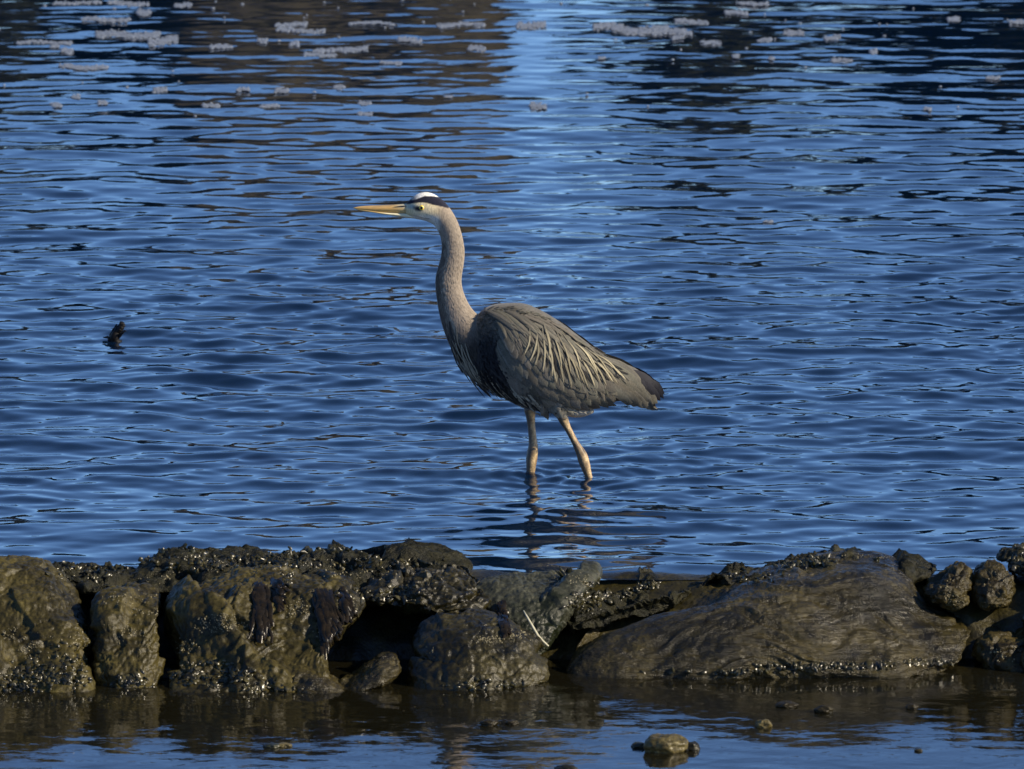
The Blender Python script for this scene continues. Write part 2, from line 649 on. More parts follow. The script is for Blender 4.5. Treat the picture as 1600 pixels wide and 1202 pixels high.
tx = [(-8.2, 27.2, 1.9), (-6.6, 26.8, 1.7), (-5.2, 26.5, 1.95), (-4.1, 27.1, 1.7), (-3.2, 26.4, 1.8), (-2.4, 26.9, 1.65), (-1.1, 28.6, 1.7),
      (1.15, 26.6, 2.1), (2.35, 27.1, 2.0), (3.2, 26.5, 2.3), (4.2, 27.2, 2.1), (5.4, 26.6, 2.35), (6.7, 27.3, 2.0), (8.3, 26.9, 2.2)]
for i, (x, y, hgt) in enumerate(tx):
    gz = float(ground_h(np.array([x]), np.array([float(y)]))[0])
    o = bush(x, y, hgt * 1.25 - gz, 0.82 + 0.1 * math.sin(i * 2.1), i * 3.7 + 1, gz)
    side = 'left of' if x < -1.5 else ('behind' if x < 0 else 'right of')
    tag(o, 'dark shore bush %s the brown bluff, seen only mirrored in the water' % side, 'bush', 'bushes %s the far bluff' % side)

# ------------------------------------------------------------------ rock shelf that dams the pool
xs = axis(-1.7, 1.7, 0.012, -14, 14, 1.15)
prof = [(-1.40, -0.30), (-1.55, -0.09), (-1.66, -0.030), (-1.74, -0.008), (-1.80, 0.004), (-1.86, -0.006), (-1.93, -0.05), (-1.99, -0.12), (-2.03, -0.20), (-2.06, -0.34)]
pr = interp_path(prof, 60)
X = np.repeat(xs[None, :], 60, 0).ravel()
Yp = np.repeat(pr[:, 0][:, None], len(xs), 1).ravel()
Zp = np.repeat(pr[:, 1][:, None], len(xs), 1).ravel()
P = np.stack([X, Yp, Zp], 1)
d = 0.045 * fbm(P * 4.0, 4) + 0.010 * fbm(P * 18, 3)
tf = sstep(-1.45, -1.7, Yp)
Yp2 = Yp - d * 1.0 * tf
Zp2 = Zp + (0.020 * fbm(P * 5 + 9, 4)) * tf
me = mesh_np('rock_shelf', np.stack([X, Yp2, Zp2], 1), grid_quads(len(xs), 60))
tag(obj('rock_shelf', me, M_rock), 'low dark rock shelf holding back the water', None, None, 'structure')

rock_bvhs = []


def make_rock(name, outline, cy, T, label, mat, lean=0.5, n=80, box=2.5, a1=0.035, a2=0.018, a3=0.005, f=5.0, seed=0.0,
              center=None, strata=0.0, group=None, back=1.2, pits=0.0, crag=1.0):
    P = catmull(outline, 10)
    zc = at_y(800, np.mean(P[:, 1]), cy).z
    W = np.array([tuple(at_plane(px, py, cy, zc, lean)) for px, py in P])
    if center is None:
        c = (W.max(0) + W.min(0)) / 2
    else:
        c = np.array(tuple(at_plane(center[0], center[1], cy, zc, lean)))
    ang = np.arctan2(W[:, 2] - c[2], W[:, 0] - c[0])
    rad = np.hypot(W[:, 2] - c[2], W[:, 0] - c[0])
    nb = 360
    R = np.zeros(nb)
    A = np.linspace(-math.pi, math.pi, nb, endpoint=False)
    o = np.argsort(ang)
    ang, rad = ang[o], rad[o]
    R = np.interp(A, np.concatenate([ang - 2 * math.pi, ang, ang + 2 * math.pi]), np.concatenate([rad, rad, rad]))
    S, Q = cube_sphere(n)
    th = np.arctan2(S[:, 2], S[:, 0])
    rho = np.hypot(S[:, 0], S[:, 2])
    m = (rho ** box + np.abs(S[:, 1]) ** box) ** (1 / box)
    rr = rho / m
    yy = S[:, 1] / m
    Rt = np.interp(th, np.concatenate([A, [math.pi]]), np.concatenate([R, R[:1]]))
    x = c[0] + Rt * np.cos(th) * rr
    z = c[2] + Rt * np.sin(th) * rr
    y = cy + lean * (z - zc) + np.where(yy < 0, yy * T, yy * T * back)
    V = np.stack([x, y, z], 1)
    base = np.array([c[0], cy, min(Z2 - 0.03, V[:, 2].min())])
    me = mesh_np(name, V - base, Q)
    N = vnormals(me)
    # make sure the normals point outward
    if (N * (V - np.array([c[0], cy, c[2]]))).sum() < 0:
        me.flip_normals()
        N = -N
    k = f
    Wp = V + 0.05 * np.stack([fbm(V * 5 + seed + 11, 2), fbm(V * 5 + seed + 23, 2), fbm(V * 5 + seed + 37, 2)], 1)
    low = 1.4 * a1 * fbm(V * k * 0.7 + seed, 2)
    low = np.where(low > 0.004, 0.004 + 0.35 * (low - 0.004), low)
    d = low + a2 * crag * 0.45 * fbm(Wp * k * 3.5 + seed, 4, 0.6) + a3 * 1.3 * fbm(V * 50 + seed, 3)
    # fractured stone: every cell of the joint pattern is set a little deeper or prouder and tilted
    rsx = np.random.RandomState(int(seed) + 5)
    ext = V.max(0) - V.min(0)
    for cells, am, gw in ((max(6, int(ext[0] * 26)), 1.0, 0.005), (min(90, max(24, int(ext[0] * 150))), 0.42, 0.0022)):
        Fp = V[rsx.randint(0, len(V), cells)]
        Wq = (V + (0.035 if am == 1.0 else 0.014) * np.stack([fbm(V * 9 + seed + 1, 3), fbm(V * 9 + seed + 2.5, 3), fbm(V * 9 + seed + 4, 3)], 1))
        sc3 = np.array([1.0, 0.7, 1.35])
        A3, B3 = (Wq * sc3).astype(np.float32), (Fp * sc3).astype(np.float32)
        D2 = np.maximum((A3 ** 2).sum(1)[:, None] + (B3 ** 2).sum(1)[None] - 2 * A3 @ B3.T, 0)
        i1 = D2.argmin(1)
        f1 = D2[np.arange(len(V)), i1].copy()
        D2[np.arange(len(V)), i1] = 1e9
        f2 = D2.min(1)
        edge = np.sqrt(f2) - np.sqrt(f1)
        tilt = rsx.normal(size=(cells, 3)) * 0.20
        offs = rsx.uniform(-1, 0.25, cells) * a2 * 0.9
        q = offs[i1] + ((Wq - Fp[i1]) * tilt[i1]).sum(1) * min(1.0, a2 / 0.02)
        q = np.where(q > 0.003, 0.003 + 0.25 * (q - 0.003), q)
        soft = sstep(0, gw * 2.2, edge)
        d += crag * am * (q * (0.25 + 0.75 * soft) - a2 * 0.45 * np.exp(-(edge / gw) ** 2))
    if pits:
        pn = perlin(V * 26 + seed + 3)
        d -= pits * sstep(0.18, 0.45, pn)
    if strata:
        wv = V[:, 2] * 1.0 + 0.10 * fbm(V * np.array([2.2, 2.2, 3.0]) + seed, 3) - 0.09 * np.sin((V[:, 0] - 0.3) * 4.2) + 0.05 * perlin(V * np.array([6, 6, 6]) + seed)
        lines = np.clip(np.sin(wv * 235 + 2 * perlin(V * 6)) * 1.4, -1, 0.7) + 0.9 * np.sin(wv * 96 + 1.0) + 0.5 * np.sin(wv * 410)
        msk = 0.35 + 0.65 * sstep(-0.25, 0.25, fbm(V * np.array([2.5, 2.5, 7]) + seed + 4, 3))
        d += strata * lines * msk
    V2 = V - base + N * d[:, None]
    me.vertices.foreach_set('co', V2.astype(np.float32).ravel())
    me.update()
    o = obj(name, me, mat, None, tuple(base))
    tag(o, label, 'rock', group)
    rock_bvhs.append((o, V2 + base, Q))
    return o


R = {}
R['left'] = make_rock('boulder', [(-40, 890), (30, 884), (72, 888), (92, 905), (118, 940), (136, 985), (147, 1030), (147, 1083), (110, 1100), (20, 1103), (-60, 1098), (-90, 1000), (-80, 920)],
    -2.20, 0.13, 'large olive boulder with a dark hollow, left of the narrow square block', M_rock_left, 1.20, 100, 3.4, 0.05, 0.028, 0.005, 4.0, 1.0, crag=0.55)
R['block'] = make_rock('boulder', [(150, 935), (170, 917), (205, 912), (240, 915), (259, 932), (258, 985), (250, 1048), (243, 1093), (200, 1100), (160, 1093), (151, 1048), (149, 985)],
    -2.20, 0.11, 'upright barnacled block wedged between two black clefts', M_rock_left, 1.10, 80, 3.4, 0.022, 0.018, 0.005, 6.0, 3.0, crag=0.6)
R['backleft'] = make_rock('boulder', [(60, 893), (90, 880), (130, 884), (180, 892), (225, 898), (262, 905), (255, 930), (170, 935), (90, 925)],
    -1.93, 0.10, 'low weed covered rock behind the upright block', M_moss, 1.20, 60, 2.3, 0.03, 0.025, 0.010, 7.0, 5.0)
R['mat'] = make_rock('boulder', [(195, 905), (225, 876), (255, 862), (320, 858), (430, 861), (540, 858), (640, 860), (705, 868), (742, 886), (735, 915), (640, 935), (480, 930), (330, 925), (230, 925)],
    -1.86, 0.12, 'long low rock matted with dark weed along its crest', M_moss, 1.20, 110, 2.3, 0.020, 0.022, 0.010, 7.0, 7.0)
R['mid'] = make_rock('boulder', [(262, 965), (272, 935), (305, 908), (390, 895), (470, 898), (525, 905), (560, 930), (568, 956), (546, 985), (532, 1015), (530, 1063), (505, 1098), (440, 1104), (350, 1104), (272, 1102), (257, 1053)],
    -2.20, 0.16, 'broad olive boulder draped with seaweed, right of the upright block', M_rock_left, 1.30, 120, 3.2, 0.055, 0.034, 0.006, 4.5, 9.0, crag=0.5)
R['lobe1'] = make_rock('boulder', [(445, 1058), (470, 1044), (500, 1048), (535, 1066), (542, 1082), (500, 1092), (450, 1090)],
    -2.36, 0.09, 'small smooth wet rock at the foot of the seaweed draped boulder', M_rock_smooth, 1.00, 44, 2.2, 0.015, 0.008, 0.003, 9.0, 11.0)
R['lobe2'] = make_rock('boulder', [(528, 1072), (555, 1048), (595, 1022), (622, 1022), (628, 1042), (605, 1066), (570, 1086), (535, 1088)],
    -2.33, 0.08, 'tilted glistening rock pointing up beside the dark hollow', M_rock_smooth, 1.00, 44, 2.2, 0.012, 0.008, 0.003, 9.0, 13.0)
R['cenup'] = make_rock('boulder', [(552, 928), (600, 905), (660, 888), (720, 880), (755, 886), (770, 905), (772, 935), (745, 955), (700, 965), (650, 952), (600, 940)],
    -1.99, 0.12, 'rough overhanging rock above the dark hollow', M_rock, 1.00, 90, 2.5, 0.035, 0.028, 0.006, 6.0, 15.0)
R['cenlow'] = make_rock('boulder', [(636, 1063), (650, 1000), (668, 962), (705, 945), (745, 950), (795, 975), (832, 998), (860, 1020), (866, 1056), (835, 1082), (760, 1096), (690, 1096), (645, 1088)],
    -2.23, 0.15, 'dark hump-backed boulder with a shiny snout, right of the dark hollow', M_rock, 1.20, 100, 2.3, 0.05, 0.030, 0.004, 5.0, 17.0, crag=0.5)
R['shelf'] = make_rock('boulder', [(735, 925), (765, 900), (810, 890), (870, 888), (925, 888), (930, 905), (900, 935), (884, 965), (868, 1000), (845, 1025), (800, 1005), (755, 965)],
    -1.97, 0.09, 'grey green rock face awash at its top beside the thin stalk', M_rock_grey, 1.10, 90, 2.6, 0.025, 0.018, 0.004, 6.0, 19.0, crag=0.55)
R['big'] = make_rock('boulder', [(880, 1022), (890, 992), (920, 966), (1000, 945), (1090, 925), (1190, 902), (1262, 884), (1310, 868), (1385, 868), (1432, 884), (1455, 915), (1492, 945), (1522, 975), (1520, 1005), (1495, 1048), (1420, 1060), (1300, 1056), (1200, 1056), (1100, 1070), (980, 1072), (890, 1064)],
    -2.02, 0.17, 'big smooth rock with swirling grain lying along the pool', M_rock_smooth, 1.35, 160, 2.6, 0.085, 0.010, 0.003, 3.4, 21.0, (1200, 980), 0.0030, None, 1.2, 0.0, 0.25)
R['mossmid'] = make_rock('boulder', [(872, 985), (895, 925), (945, 902), (1010, 896), (1065, 903), (1090, 920), (1060, 945), (960, 965)],
    -1.90, 0.10, 'green tinged weedy rock tucked behind the big grained rock', M_moss, 1.20, 70, 2.3, 0.03, 0.022, 0.008, 7.0, 23.0)
R['backright'] = make_rock('boulder', [(1070, 915), (1130, 900), (1200, 884), (1255, 868), (1290, 862), (1370, 864), (1440, 870), (1470, 890), (1400, 915), (1250, 925), (1120, 928)],
    -1.82, 0.10, 'low weedy rock along the crest behind the big grained rock', M_moss, 1.20, 80, 2.3, 0.022, 0.022, 0.010, 7.0, 25.0)
R['knob1'] = make_rock('boulder', [(1440, 925), (1465, 895), (1490, 878), (1508, 880), (1518, 900), (1516, 930), (1500, 950), (1465, 950)],
    -1.92, 0.08, 'small pointed pitted rock beside the round pitted one', M_rock_warm, 0.80, 50, 2.4, 0.018, 0.012, 0.006, 9.0, 27.0, None, 0, None, 1.2, 0.008)
R['knob2'] = make_rock('boulder', [(1521, 920), (1528, 888), (1550, 875), (1575, 880), (1588, 905), (1586, 935), (1565, 952), (1532, 950)],
    -1.92, 0.08, 'round pitted brown rock beside the small pointed one', M_rock_warm, 0.80, 50, 2.6, 0.014, 0.010, 0.006, 9.0, 29.0, None, 0, None, 1.2, 0.008)
R['edge'] = make_rock('boulder', [(1562, 872), (1585, 850), (1625, 842), (1700, 846), (1760, 870), (1760, 930), (1660, 930), (1600, 905)],
    -1.82, 0.13, 'weedy crest rock rising above the round pitted rock', M_moss, 1.00, 70, 2.4, 0.03, 0.025, 0.010, 7.0, 31.0)
R['lowright'] = make_rock('boulder', [(1518, 1030), (1528, 1000), (1555, 984), (1595, 986), (1625, 1005), (1635, 1048), (1600, 1064), (1540, 1062)],
    -2.06, 0.10, 'small wet rock at the waterline below the round pitted rock', M_rock_warm, 0.90, 50, 2.3, 0.020, 0.014, 0.006, 8.0, 33.0, None, 0, None, 1.2, 0.005)
R['offr'] = make_rock('boulder', [(1600, 960), (1660, 900), (1760, 880), (1880, 900), (1930, 980), (1900, 1068), (1750, 1078), (1620, 1068)],
    -2.05, 0.16, 'large rock continuing the ledge beyond the round pitted rock', M_rock, 1.10, 60, 2.4, 0.05, 0.03, 0.006, 5.0, 35.0)
R['offl'] = make_rock('boulder', [(-330, 960), (-280, 895), (-180, 882), (-100, 895), (-70, 960), (-90, 1088), (-200, 1108), (-320, 1098)],
    -2.20, 0.16, 'large rock continuing the ledge beyond the olive boulder', M_rock_left, 1.10, 60, 2.4, 0.05, 0.03, 0.006, 5.0, 37.0)

# one BVH over all rocks, to settle barnacles and weed on them
VV, QQ, OWN, off = [], [], [], 0
for o, Vr, Qr in rock_bvhs:
    VV.append(Vr)
    QQ.append(Qr + off)
    OWN += [o] * len(Qr)
    off += len(Vr)
VV = np.concatenate(VV)
QQ = np.concatenate(QQ)
ROCKS = BVHTree.FromPolygons([tuple(v) for v in VV], [tuple(q) for q in QQ.tolist()])


def hit(px, py):
    p, n, i, d = ROCKS.ray_cast(CP, ray(px, py))
    if p is None:
        return None
    if n.dot(ray(px, py)) > 0:
        n = -n
    return p, n, OWN[i]


# barnacle and knobbly weed crusts: too many to count, one part per rock
def cone_at(V, Q, p, n, r, h, rg, sides=6):
    n = n.normalized()
    u = n.orthogonal().normalized()
    v = n.cross(u)
    b = len(V)
    a0 = rg.random() * 6
    for k in range(sides):
        a = a0 + 2 * math.pi * k / sides
        rr = r * rg.uniform(0.8, 1.2)
        V.append(p + (u * math.cos(a) + v * math.sin(a)) * rr - n * 0.002)
    for k in range(sides):
        a = a0 + 2 * math.pi * k / sides
        V.append(p + (u * math.cos(a) + v * math.sin(a)) * r * 0.45 + n * h)
    V.append(p + n * h * 0.75)
    for k in range(sides):
        k2 = (k + 1) % sides
        Q.append((b + k, b + k2, b + sides + k2, b + sides + k))
    for k in range(0, sides, 2):
        Q.append((b + sides + k, b + sides + (k + 1) % sides, b + sides + (k + 2) % sides, b + 2 * sides))


def flake_at(V, Q, p, n, r, h, rg):
    b = len(V)
    n = n.normalized()
    u = n.orthogonal().normalized()
    u = Matrix.Rotation(rg.random() * 6.28, 3, n) @ u
    v = n.cross(u)
    L_, W_ = r * rg.uniform(0.8, 2.0), r * rg.uniform(0.4, 1.0)
    for (a, c, k) in ((-1, 0, -.1), (-.2, -1, .1), (1, 0, .2), (.1, 1, -.1), (-.3, -.3, 1), (.45, .2, .8)):
        V.append(p + u * a * L_ * rg.uniform(.7, 1.2) + v * c * W_ * rg.uniform(.7, 1.2) + n * k * h * rg.uniform(.6, 1.2))
    Q += [(b, b + 1, b + 4, b + 4), (b + 1, b + 2, b + 5, b + 4), (b + 2, b + 3, b + 5, b + 5), (b + 3, b, b + 4, b + 5)]


def crust(name, patches, mat, rmin, rmax, hk, seed):
    rg = random.Random(seed)
    per = {}
    for (cx, cy, rx, ry, cnt) in patches:
        for i in range(cnt):
            a = rg.random() * 2 * math.pi
            q = math.sqrt(rg.random()) * rg.uniform(0.6, 1.1)
            r = hit(cx + math.cos(a) * q * rx, cy + math.sin(a) * q * ry)
            if r is None:
                continue
            p, n, o = r
            if perlin(np.array([tuple(p * 28)]))[0] < rg.uniform(-0.35, 0.15):
                continue
            per.setdefault(o.name, (o, [], []))
            rr = rg.uniform(rmin, rmax)
            nn = (n + Vector((rg.gauss(0, .35), rg.gauss(0, .35), rg.gauss(0, .35)))).normalized()
            (flake_at if hk > 1 else cone_at)(per[o.name][1], per[o.name][2], p - o.location, nn, rr, rr * hk * rg.uniform(0.7, 1.3), rg)
    for k, (o, V, Q) in per.items():
        Tq = []
        for q in Q:
            Tq.append((q[0], q[1], q[2]))
            if q[2] != q[3]:
                Tq.append((q[0], q[2], q[3]))
        me = mesh_np(name, [tuple(v) for v in V], Tq)
        tag(obj(name, me, mat, o), None, None, None, 'stuff')


crust('barnacles', [(205, 935, 45, 14, 120), (225, 955, 30, 10, 60), (185, 985, 30, 25, 90), (230, 990, 25, 30, 70), (125, 1010, 18, 45, 110),
                    (345, 975, 45, 16, 260), (285, 1010, 28, 12, 90), (60, 1010, 40, 30, 90), (15, 990, 18, 12, 40), (465, 955, 22, 22, 160), (500, 990, 12, 12, 40),
                    (765, 1000, 28, 8, 110), (805, 992, 25, 8, 80), (540, 950, 20, 18, 80), (670, 1015, 12, 8, 25),
                    (250, 905, 40, 10, 40), (300, 885, 60, 12, 50), (520, 890, 40, 14, 60), (580, 900, 60, 10, 60), (900, 905, 50, 12, 90),
                    (1490, 920, 25, 25, 40), (1560, 905, 25, 20, 30), (1330, 868, 70, 5, 60), (1570, 1020, 30, 18, 60), (1490, 935, 20, 12, 70), (1530, 965, 25, 10, 60)],
      M_barn, 0.0009, 0.0026, 0.8, 3)
crust('knobbly_weed', [(60, 1060, 85, 28, 420), (90, 1030, 45, 30, 150), (330, 1055, 75, 24, 420), (200, 1068, 45, 18, 150), (420, 1075, 50, 14, 120), (450, 905, 20, 12, 30),
                       (290, 880, 70, 16, 160), (400, 880, 120, 14, 200), (580, 880, 110, 12, 150), (140, 895, 70, 12, 130), (560, 930, 40, 10, 120), (620, 930, 40, 20, 90),
                       (1180, 900, 70, 12, 160), (1260, 880, 50, 10, 120), (960, 920, 60, 18, 170), (920, 940, 40, 20, 120), (1600, 880, 30, 18, 120), (1000, 915, 60, 8, 120),
                       (1300, 1041, 120, 6, 260), (1440, 1036, 70, 6, 160), (1120, 1050, 120, 5, 120), (760, 1070, 70, 9, 90), (1590, 960, 30, 20, 60)],
      M_mussel, 0.0025, 0.0085, 1.05, 4)


# ------------------------------------------------------------------ hanging wrack
def ribbon(V, Q, pts, nrm, width, rg):
    b = len(V)
    m = len(pts)
    for i in range(m):
        t = (pts[min(i + 1, m - 1)] - pts[max(i - 1, 0)]).normalized()
        s = t.cross(nrm).normalized()
        wd = width * (0.5 + 0.9 * math.sin(math.pi * (0.12 + 0.80 * i / (m - 1)))) * rg.uniform(0.7, 1.25)
        V.append(pts[i] - s * wd)
        V.append(pts[i] + nrm * wd * 0.7)
        V.append(pts[i] + s * wd)
    for i in range(m - 1):
        for k in range(2):
            a = b + i * 3 + k
            Q.append((a, a + 1, a + 4, a + 3))


def wrack(px0, py0, px1, py1, wpx, label, seed, strands=26):
    rg = random.Random(seed)
    V, Q = [], []
    for s in range(strands):
        x = px0 + rg.gauss(0, wpx * 0.28)
        y = py0 + rg.uniform(-6, 10)
        ex = px1 + rg.gauss(0, wpx * 0.42)
        ey = py1 + rg.uniform(-30, 6)
        pts, nn, last = [], Vector((0, -1, 0.1)), None
        for i in range(9):
            t = i / 8
            qx = x + (ex - x) * t + rg.gauss(0, 1.6)
            qy = y + (ey - y) * t
            r = hit(qx, qy)
            if r is None:
                continue
            p, n, o = r
            if last is not None and p.y > last + 0.035:
                p = at_y(qx, qy, last + 0.01)
            last = p.y
            pts.append(p + Vector((0, -1, 0.15)) * (0.004 + 0.010 * math.sin(math.pi * t) * rg.random() + 0.002 * (s % 5)))
        if len(pts) > 3:
            ribbon(V, Q, pts, nn, rg.uniform(0.0028, 0.0065), rg)
    base = Vector((np.mean([v.x for v in V]), np.mean([v.y for v in V]), min(v.z for v in V)))
    me = mesh_np('seaweed_clump', [tuple(v - base) for v in V], Q)
    return tag(obj('seaweed_clump', me, M_weed, None, base), label, 'seaweed', 'seaweed hanging on the ledge')


wrack(405, 915, 412, 1000, 20, 'wet black seaweed hanging as a tall clump on the olive boulder', 1, 30)
wrack(430, 908, 446, 952, 14, 'short glossy seaweed tuft beside the tall hanging clump', 2, 16)
wrack(505, 925, 524, 1030, 26, 'longest brown seaweed drape running down beside the dark hollow', 3, 34)
wrack(536, 922, 548, 985, 16, 'narrow seaweed strand at the brow of the dark hollow', 4, 16)
wrack(783, 945, 790, 992, 9, 'small seaweed tuft on the grey green rock face', 5, 14)


# dark weed tufts breaking the skyline of the ledge
def tuft(px, py, wpx, hpx, Yd, label, seed, n=26, group=None):
    rg = random.Random(seed)
    V, Q = [], []
    for i in range(n):
        x = px + rg.gauss(0, wpx * 0.33)
        r = None
        p0 = at_y(x, py + 4, Yd + rg.uniform(-0.02, 0.02))
        r = ROCKS.ray_cast(p0 + Vector((0, 0, 0.1)), Vector((0, 0, -1)))
        if r[0] is not None:
            p0 = r[0] - Vector((0, 0, 0.004))
        hh = hpx / 650 * rg.uniform(0.35, 1.1)
        ln = Vector((rg.gauss(0, 0.6), rg.gauss(0, 0.4), 1)).normalized()
        bend = Vector((rg.gauss(0, 0.7), rg.gauss(0, 0.3), 0))
        pts = [p0 + ln * hh * t + bend * hh * t * t * 0.5 for t in (0, 0.35, 0.7, 1.0)]
        ribbon(V, Q, pts, Vector((rg.uniform(-.4, .4), -1, 0.1)).normalized(), rg.uniform(0.0018, 0.0045), rg)
    base = Vector((np.mean([v.x for v in V]), np.mean([v.y for v in V]), min(v.z for v in V)))
    me = mesh_np('weed_tuft', [tuple(v - base) for v in V], Q)
    return tag(obj('weed_tuft', me, M_weed2, None, base), label, 'seaweed', group)


for i, (px, py, wp, hp, n, lb) in enumerate([(70, 884, 12, 8, 16, 'small weed tuft at the shoulder of the large olive boulder'), (100, 880, 30, 8, 26, 'spreading dark weed on the low rock behind the upright block'),
        (230, 873, 20, 8, 18, 'weed tuft on the end of the long matted rock above the upright block'), (255, 862, 20, 9, 22, 'weed tuft at the shoulder of the long matted rock'), (285, 858, 40, 9, 34, 'widest ragged weed on the long matted rock near its shoulder'),
        (440, 861, 36, 10, 30, 'ragged dark weed on the matted rock above the short glossy seaweed'), (475, 860, 24, 9, 22, 'weed tuft on the matted rock between the ragged weed and the low fringe'),
        (530, 858, 50, 8, 36, 'low weed fringe on the matted rock above the narrow seaweed strand'), (590, 858, 30, 6, 24, 'short weed fringe on the matted rock above the dark hollow')]):
    tuft(px, py, wp, hp, -1.80, lb, 40 + i, n, 'weed tufts along the crest left of the heron')
tuft(1281, 866, 18, 16, -1.84, 'dark bushy weed tuft standing up on the crest behind the big rock', 60, 50)
tuft(1371, 866, 5, 14, -1.84, 'single thin weed sprig on the crest behind the big rock', 61, 7)
tuft(1245, 875, 40, 8, -1.84, 'low straggling weed just left of the bushy tuft', 62, 34)
tuft(1595, 850, 20, 9, -1.82, 'weed tuft on the crest rock above the round pitted rock', 63, 22)
tuft(884, 935, 10, 22, -1.92, 'ragged weed tuft at the mouth of the cleft by the big rock', 64, 26)

# pale stalk leaning on the grey green rock
def tube(pts, rads, n=8):
    V, Q = [], []
    m = len(pts)
    for i in range(m):
        t = (pts[min(i + 1, m - 1)] - pts[max(i - 1, 0)]).normalized()
        u = t.cross(Vector((0, 1, 0.01))).normalized()
        v = t.cross(u).normalized()
        for k in range(n):
            a = 2 * math.pi * k / n
            V.append(pts[i] + (u * math.cos(a) + v * math.sin(a)) * rads[i])
    for i in range(m - 1):
        for k in range(n):
            Q.append((i * n + k, i * n + (k + 1) % n, (i + 1) * n + (k + 1) % n, (i + 1) * n + k))
    a = len(V)
    V.append(pts[0])
    V.append(pts[-1])
    for k in range(n):
        Q.append((a, (k + 1) % n, k, k))
        Q.append((a + 1, (m - 1) * n + k, (m - 1) * n + (k + 1) % n, (m - 1) * n + (k + 1) % n))
    Q = [q for q in Q]
    T = []
    for q in Q:
        if len(set(q)) == 4:
            T.append((q[0], q[1], q[2]))
            T.append((q[0], q[2], q[3]))
        else:
            T.append(tuple(dict.fromkeys(q)))
    return np.array([tuple(v) for v in V]), T


M_stalk = simple_mat('bleached_stalk', (0.40, 0.38, 0.26), (0.60, 0.57, 0.42), 0.5, 40)
hp = hit(838, 985)
yq = (hp[0].y if hp else -2.0) - 0.03
pts = [at_y(818, 954, yq + 0.015), at_y(828, 972, yq), at_y(840, 993, yq - 0.01), at_y(848, 1002, yq - 0.015), at_y(857, 1010, yq - 0.02)]
V, Q = tube(pts, [0.0012, 0.0030, 0.0034, 0.0030, 0.0022])
b = np.array(tuple(pts[-1]))
tag(obj('stalk', mesh_np('stalk', V - b, Q), M_stalk, None, tuple(b)), 'thin bleached stalk leaning against the grey green rock', 'stalk')

# driftwood snag out in the water
pts0 = at_z(180, 531, 0.0)
sn = obj('driftwood_snag', None, None, None, tuple(pts0))
Yd = pts0.y


def sp(px, py, dy=0.0):
    return at_y(px, py, Yd + dy) - pts0


for nm, pl, rl in [('stump', [(184, 540, 0), (180, 530, 0), (181, 522, 0), (186, 514, 0.01), (192, 504, 0.01)], [0.015, 0.015, 0.012, 0.010, 0.007]),
                   ('prong', [(174, 534, 0.01), (176, 524, 0.01), (178, 516, 0.01), (183, 506, 0.015)], [0.012, 0.010, 0.004, 0.0015]),
                   ('prong', [(182, 530, 0), (188, 524, -0.01), (193, 518.5, -0.02), (197, 517.5, -0.02)], [0.006, 0.005, 0.0035, 0.0015]),
                   ('prong', [(180, 532, 0), (172, 528, 0), (165, 527.5, 0.01), (161, 527, 0.01)], [0.011, 0.007, 0.003, 0.001]),
                   ('prong', [(185, 520, 0), (189, 513, 0), (194, 508, 0)], [0.009, 0.009, 0.005])]:
    P2 = interp_path(pl, 10)
    rr = np.interp(np.linspace(0, 1, 10), np.linspace(0, 1, len(rl)), rl) * (1 + 0.2 * np.sin(np.arange(10) * 2.3))
    V, Q = tube([sp(a, b_, c) for a, b_, c in P2], rr, 9)
    V = V + (0.004 * fbm(V * 60, 2))[:, None]
    obj(nm, mesh_np(nm, V, Q), M_stick, sn)
tag(sn, 'black ragged driftwood snag poking out of the open water', 'driftwood')


# ------------------------------------------------------------------ pebbles in the near pool
def pebble(px, py, wpx, hpx, label, seed, mat=None, dep=0.8, sink=0.35):
    p = at_z(px, py + hpx * 0.5, Z2)
    s = 1.0 / 690
    rx, rz = wpx * s * 0.5, hpx * s * 0.62
    V, Q = boulder_shape(20, (0, 0, 0), (rx, rx * dep, rz), seed, 0.32, 2.3, 1.3)
    p = p + Vector((0, rx * dep * 0.6, rz * sink))
    me = mesh_np('pebble', V + np.array([0, 0, rz]), Q)
    return tag(obj('pebble', me, mat or M_peb, None, (p.x, p.y, p.z - rz)), label, 'stone')


pebble(1040, 1160, 62, 32, 'largest knobbly tan stone lying in the shallow pool', 3.1)
pebble(1078, 1166, 30, 14, 'small dark stone touching the largest tan stone on its right', 5.2, M_rock)
pebble(998, 1164, 22, 9, 'small black stone just left of the largest tan stone', 6.2, M_weed2)
pebble(1194, 1130, 24, 13, 'rounded orange brown pebble between the largest stone and the dark peaked one', 7.7)
pebble(1287, 1108, 28, 12, 'peaked dark stone with a pale top in the shallow pool', 8.3, M_rock_warm)
pebble(1230, 1101, 34, 9, 'flat brown stone beside the peaked dark stone', 9.9, M_rock_warm)
pebble(1425, 1104, 18, 9, 'lone reddish brown stone in front of the big grained rock', 11.1, M_rock_warm)
pebble(764, 1129, 26, 10, 'low brown stone in the reflection of the hump-backed boulder', 12.1, M_rock_warm)
pebble(800, 1129, 20, 7, 'flat brown stone right next to the low one by the hump-backed boulder', 13.1, M_rock_warm)
pebble(444, 1164, 22, 6, 'flat orange pebble at the edge of the blue reflection', 14.1)
pebble(425, 1165, 26, 6, 'flat black stone touching the flat orange pebble', 15.1, M_weed2)
pebble(885, 1201, 34, 11, 'dark reddish stone cut by the bottom edge of the scene', 16.1, M_rock)
pebble(1435, 1172, 12, 5, 'tiny dark reddish pebble on the smooth blue shallows', 17.1, M_rock)

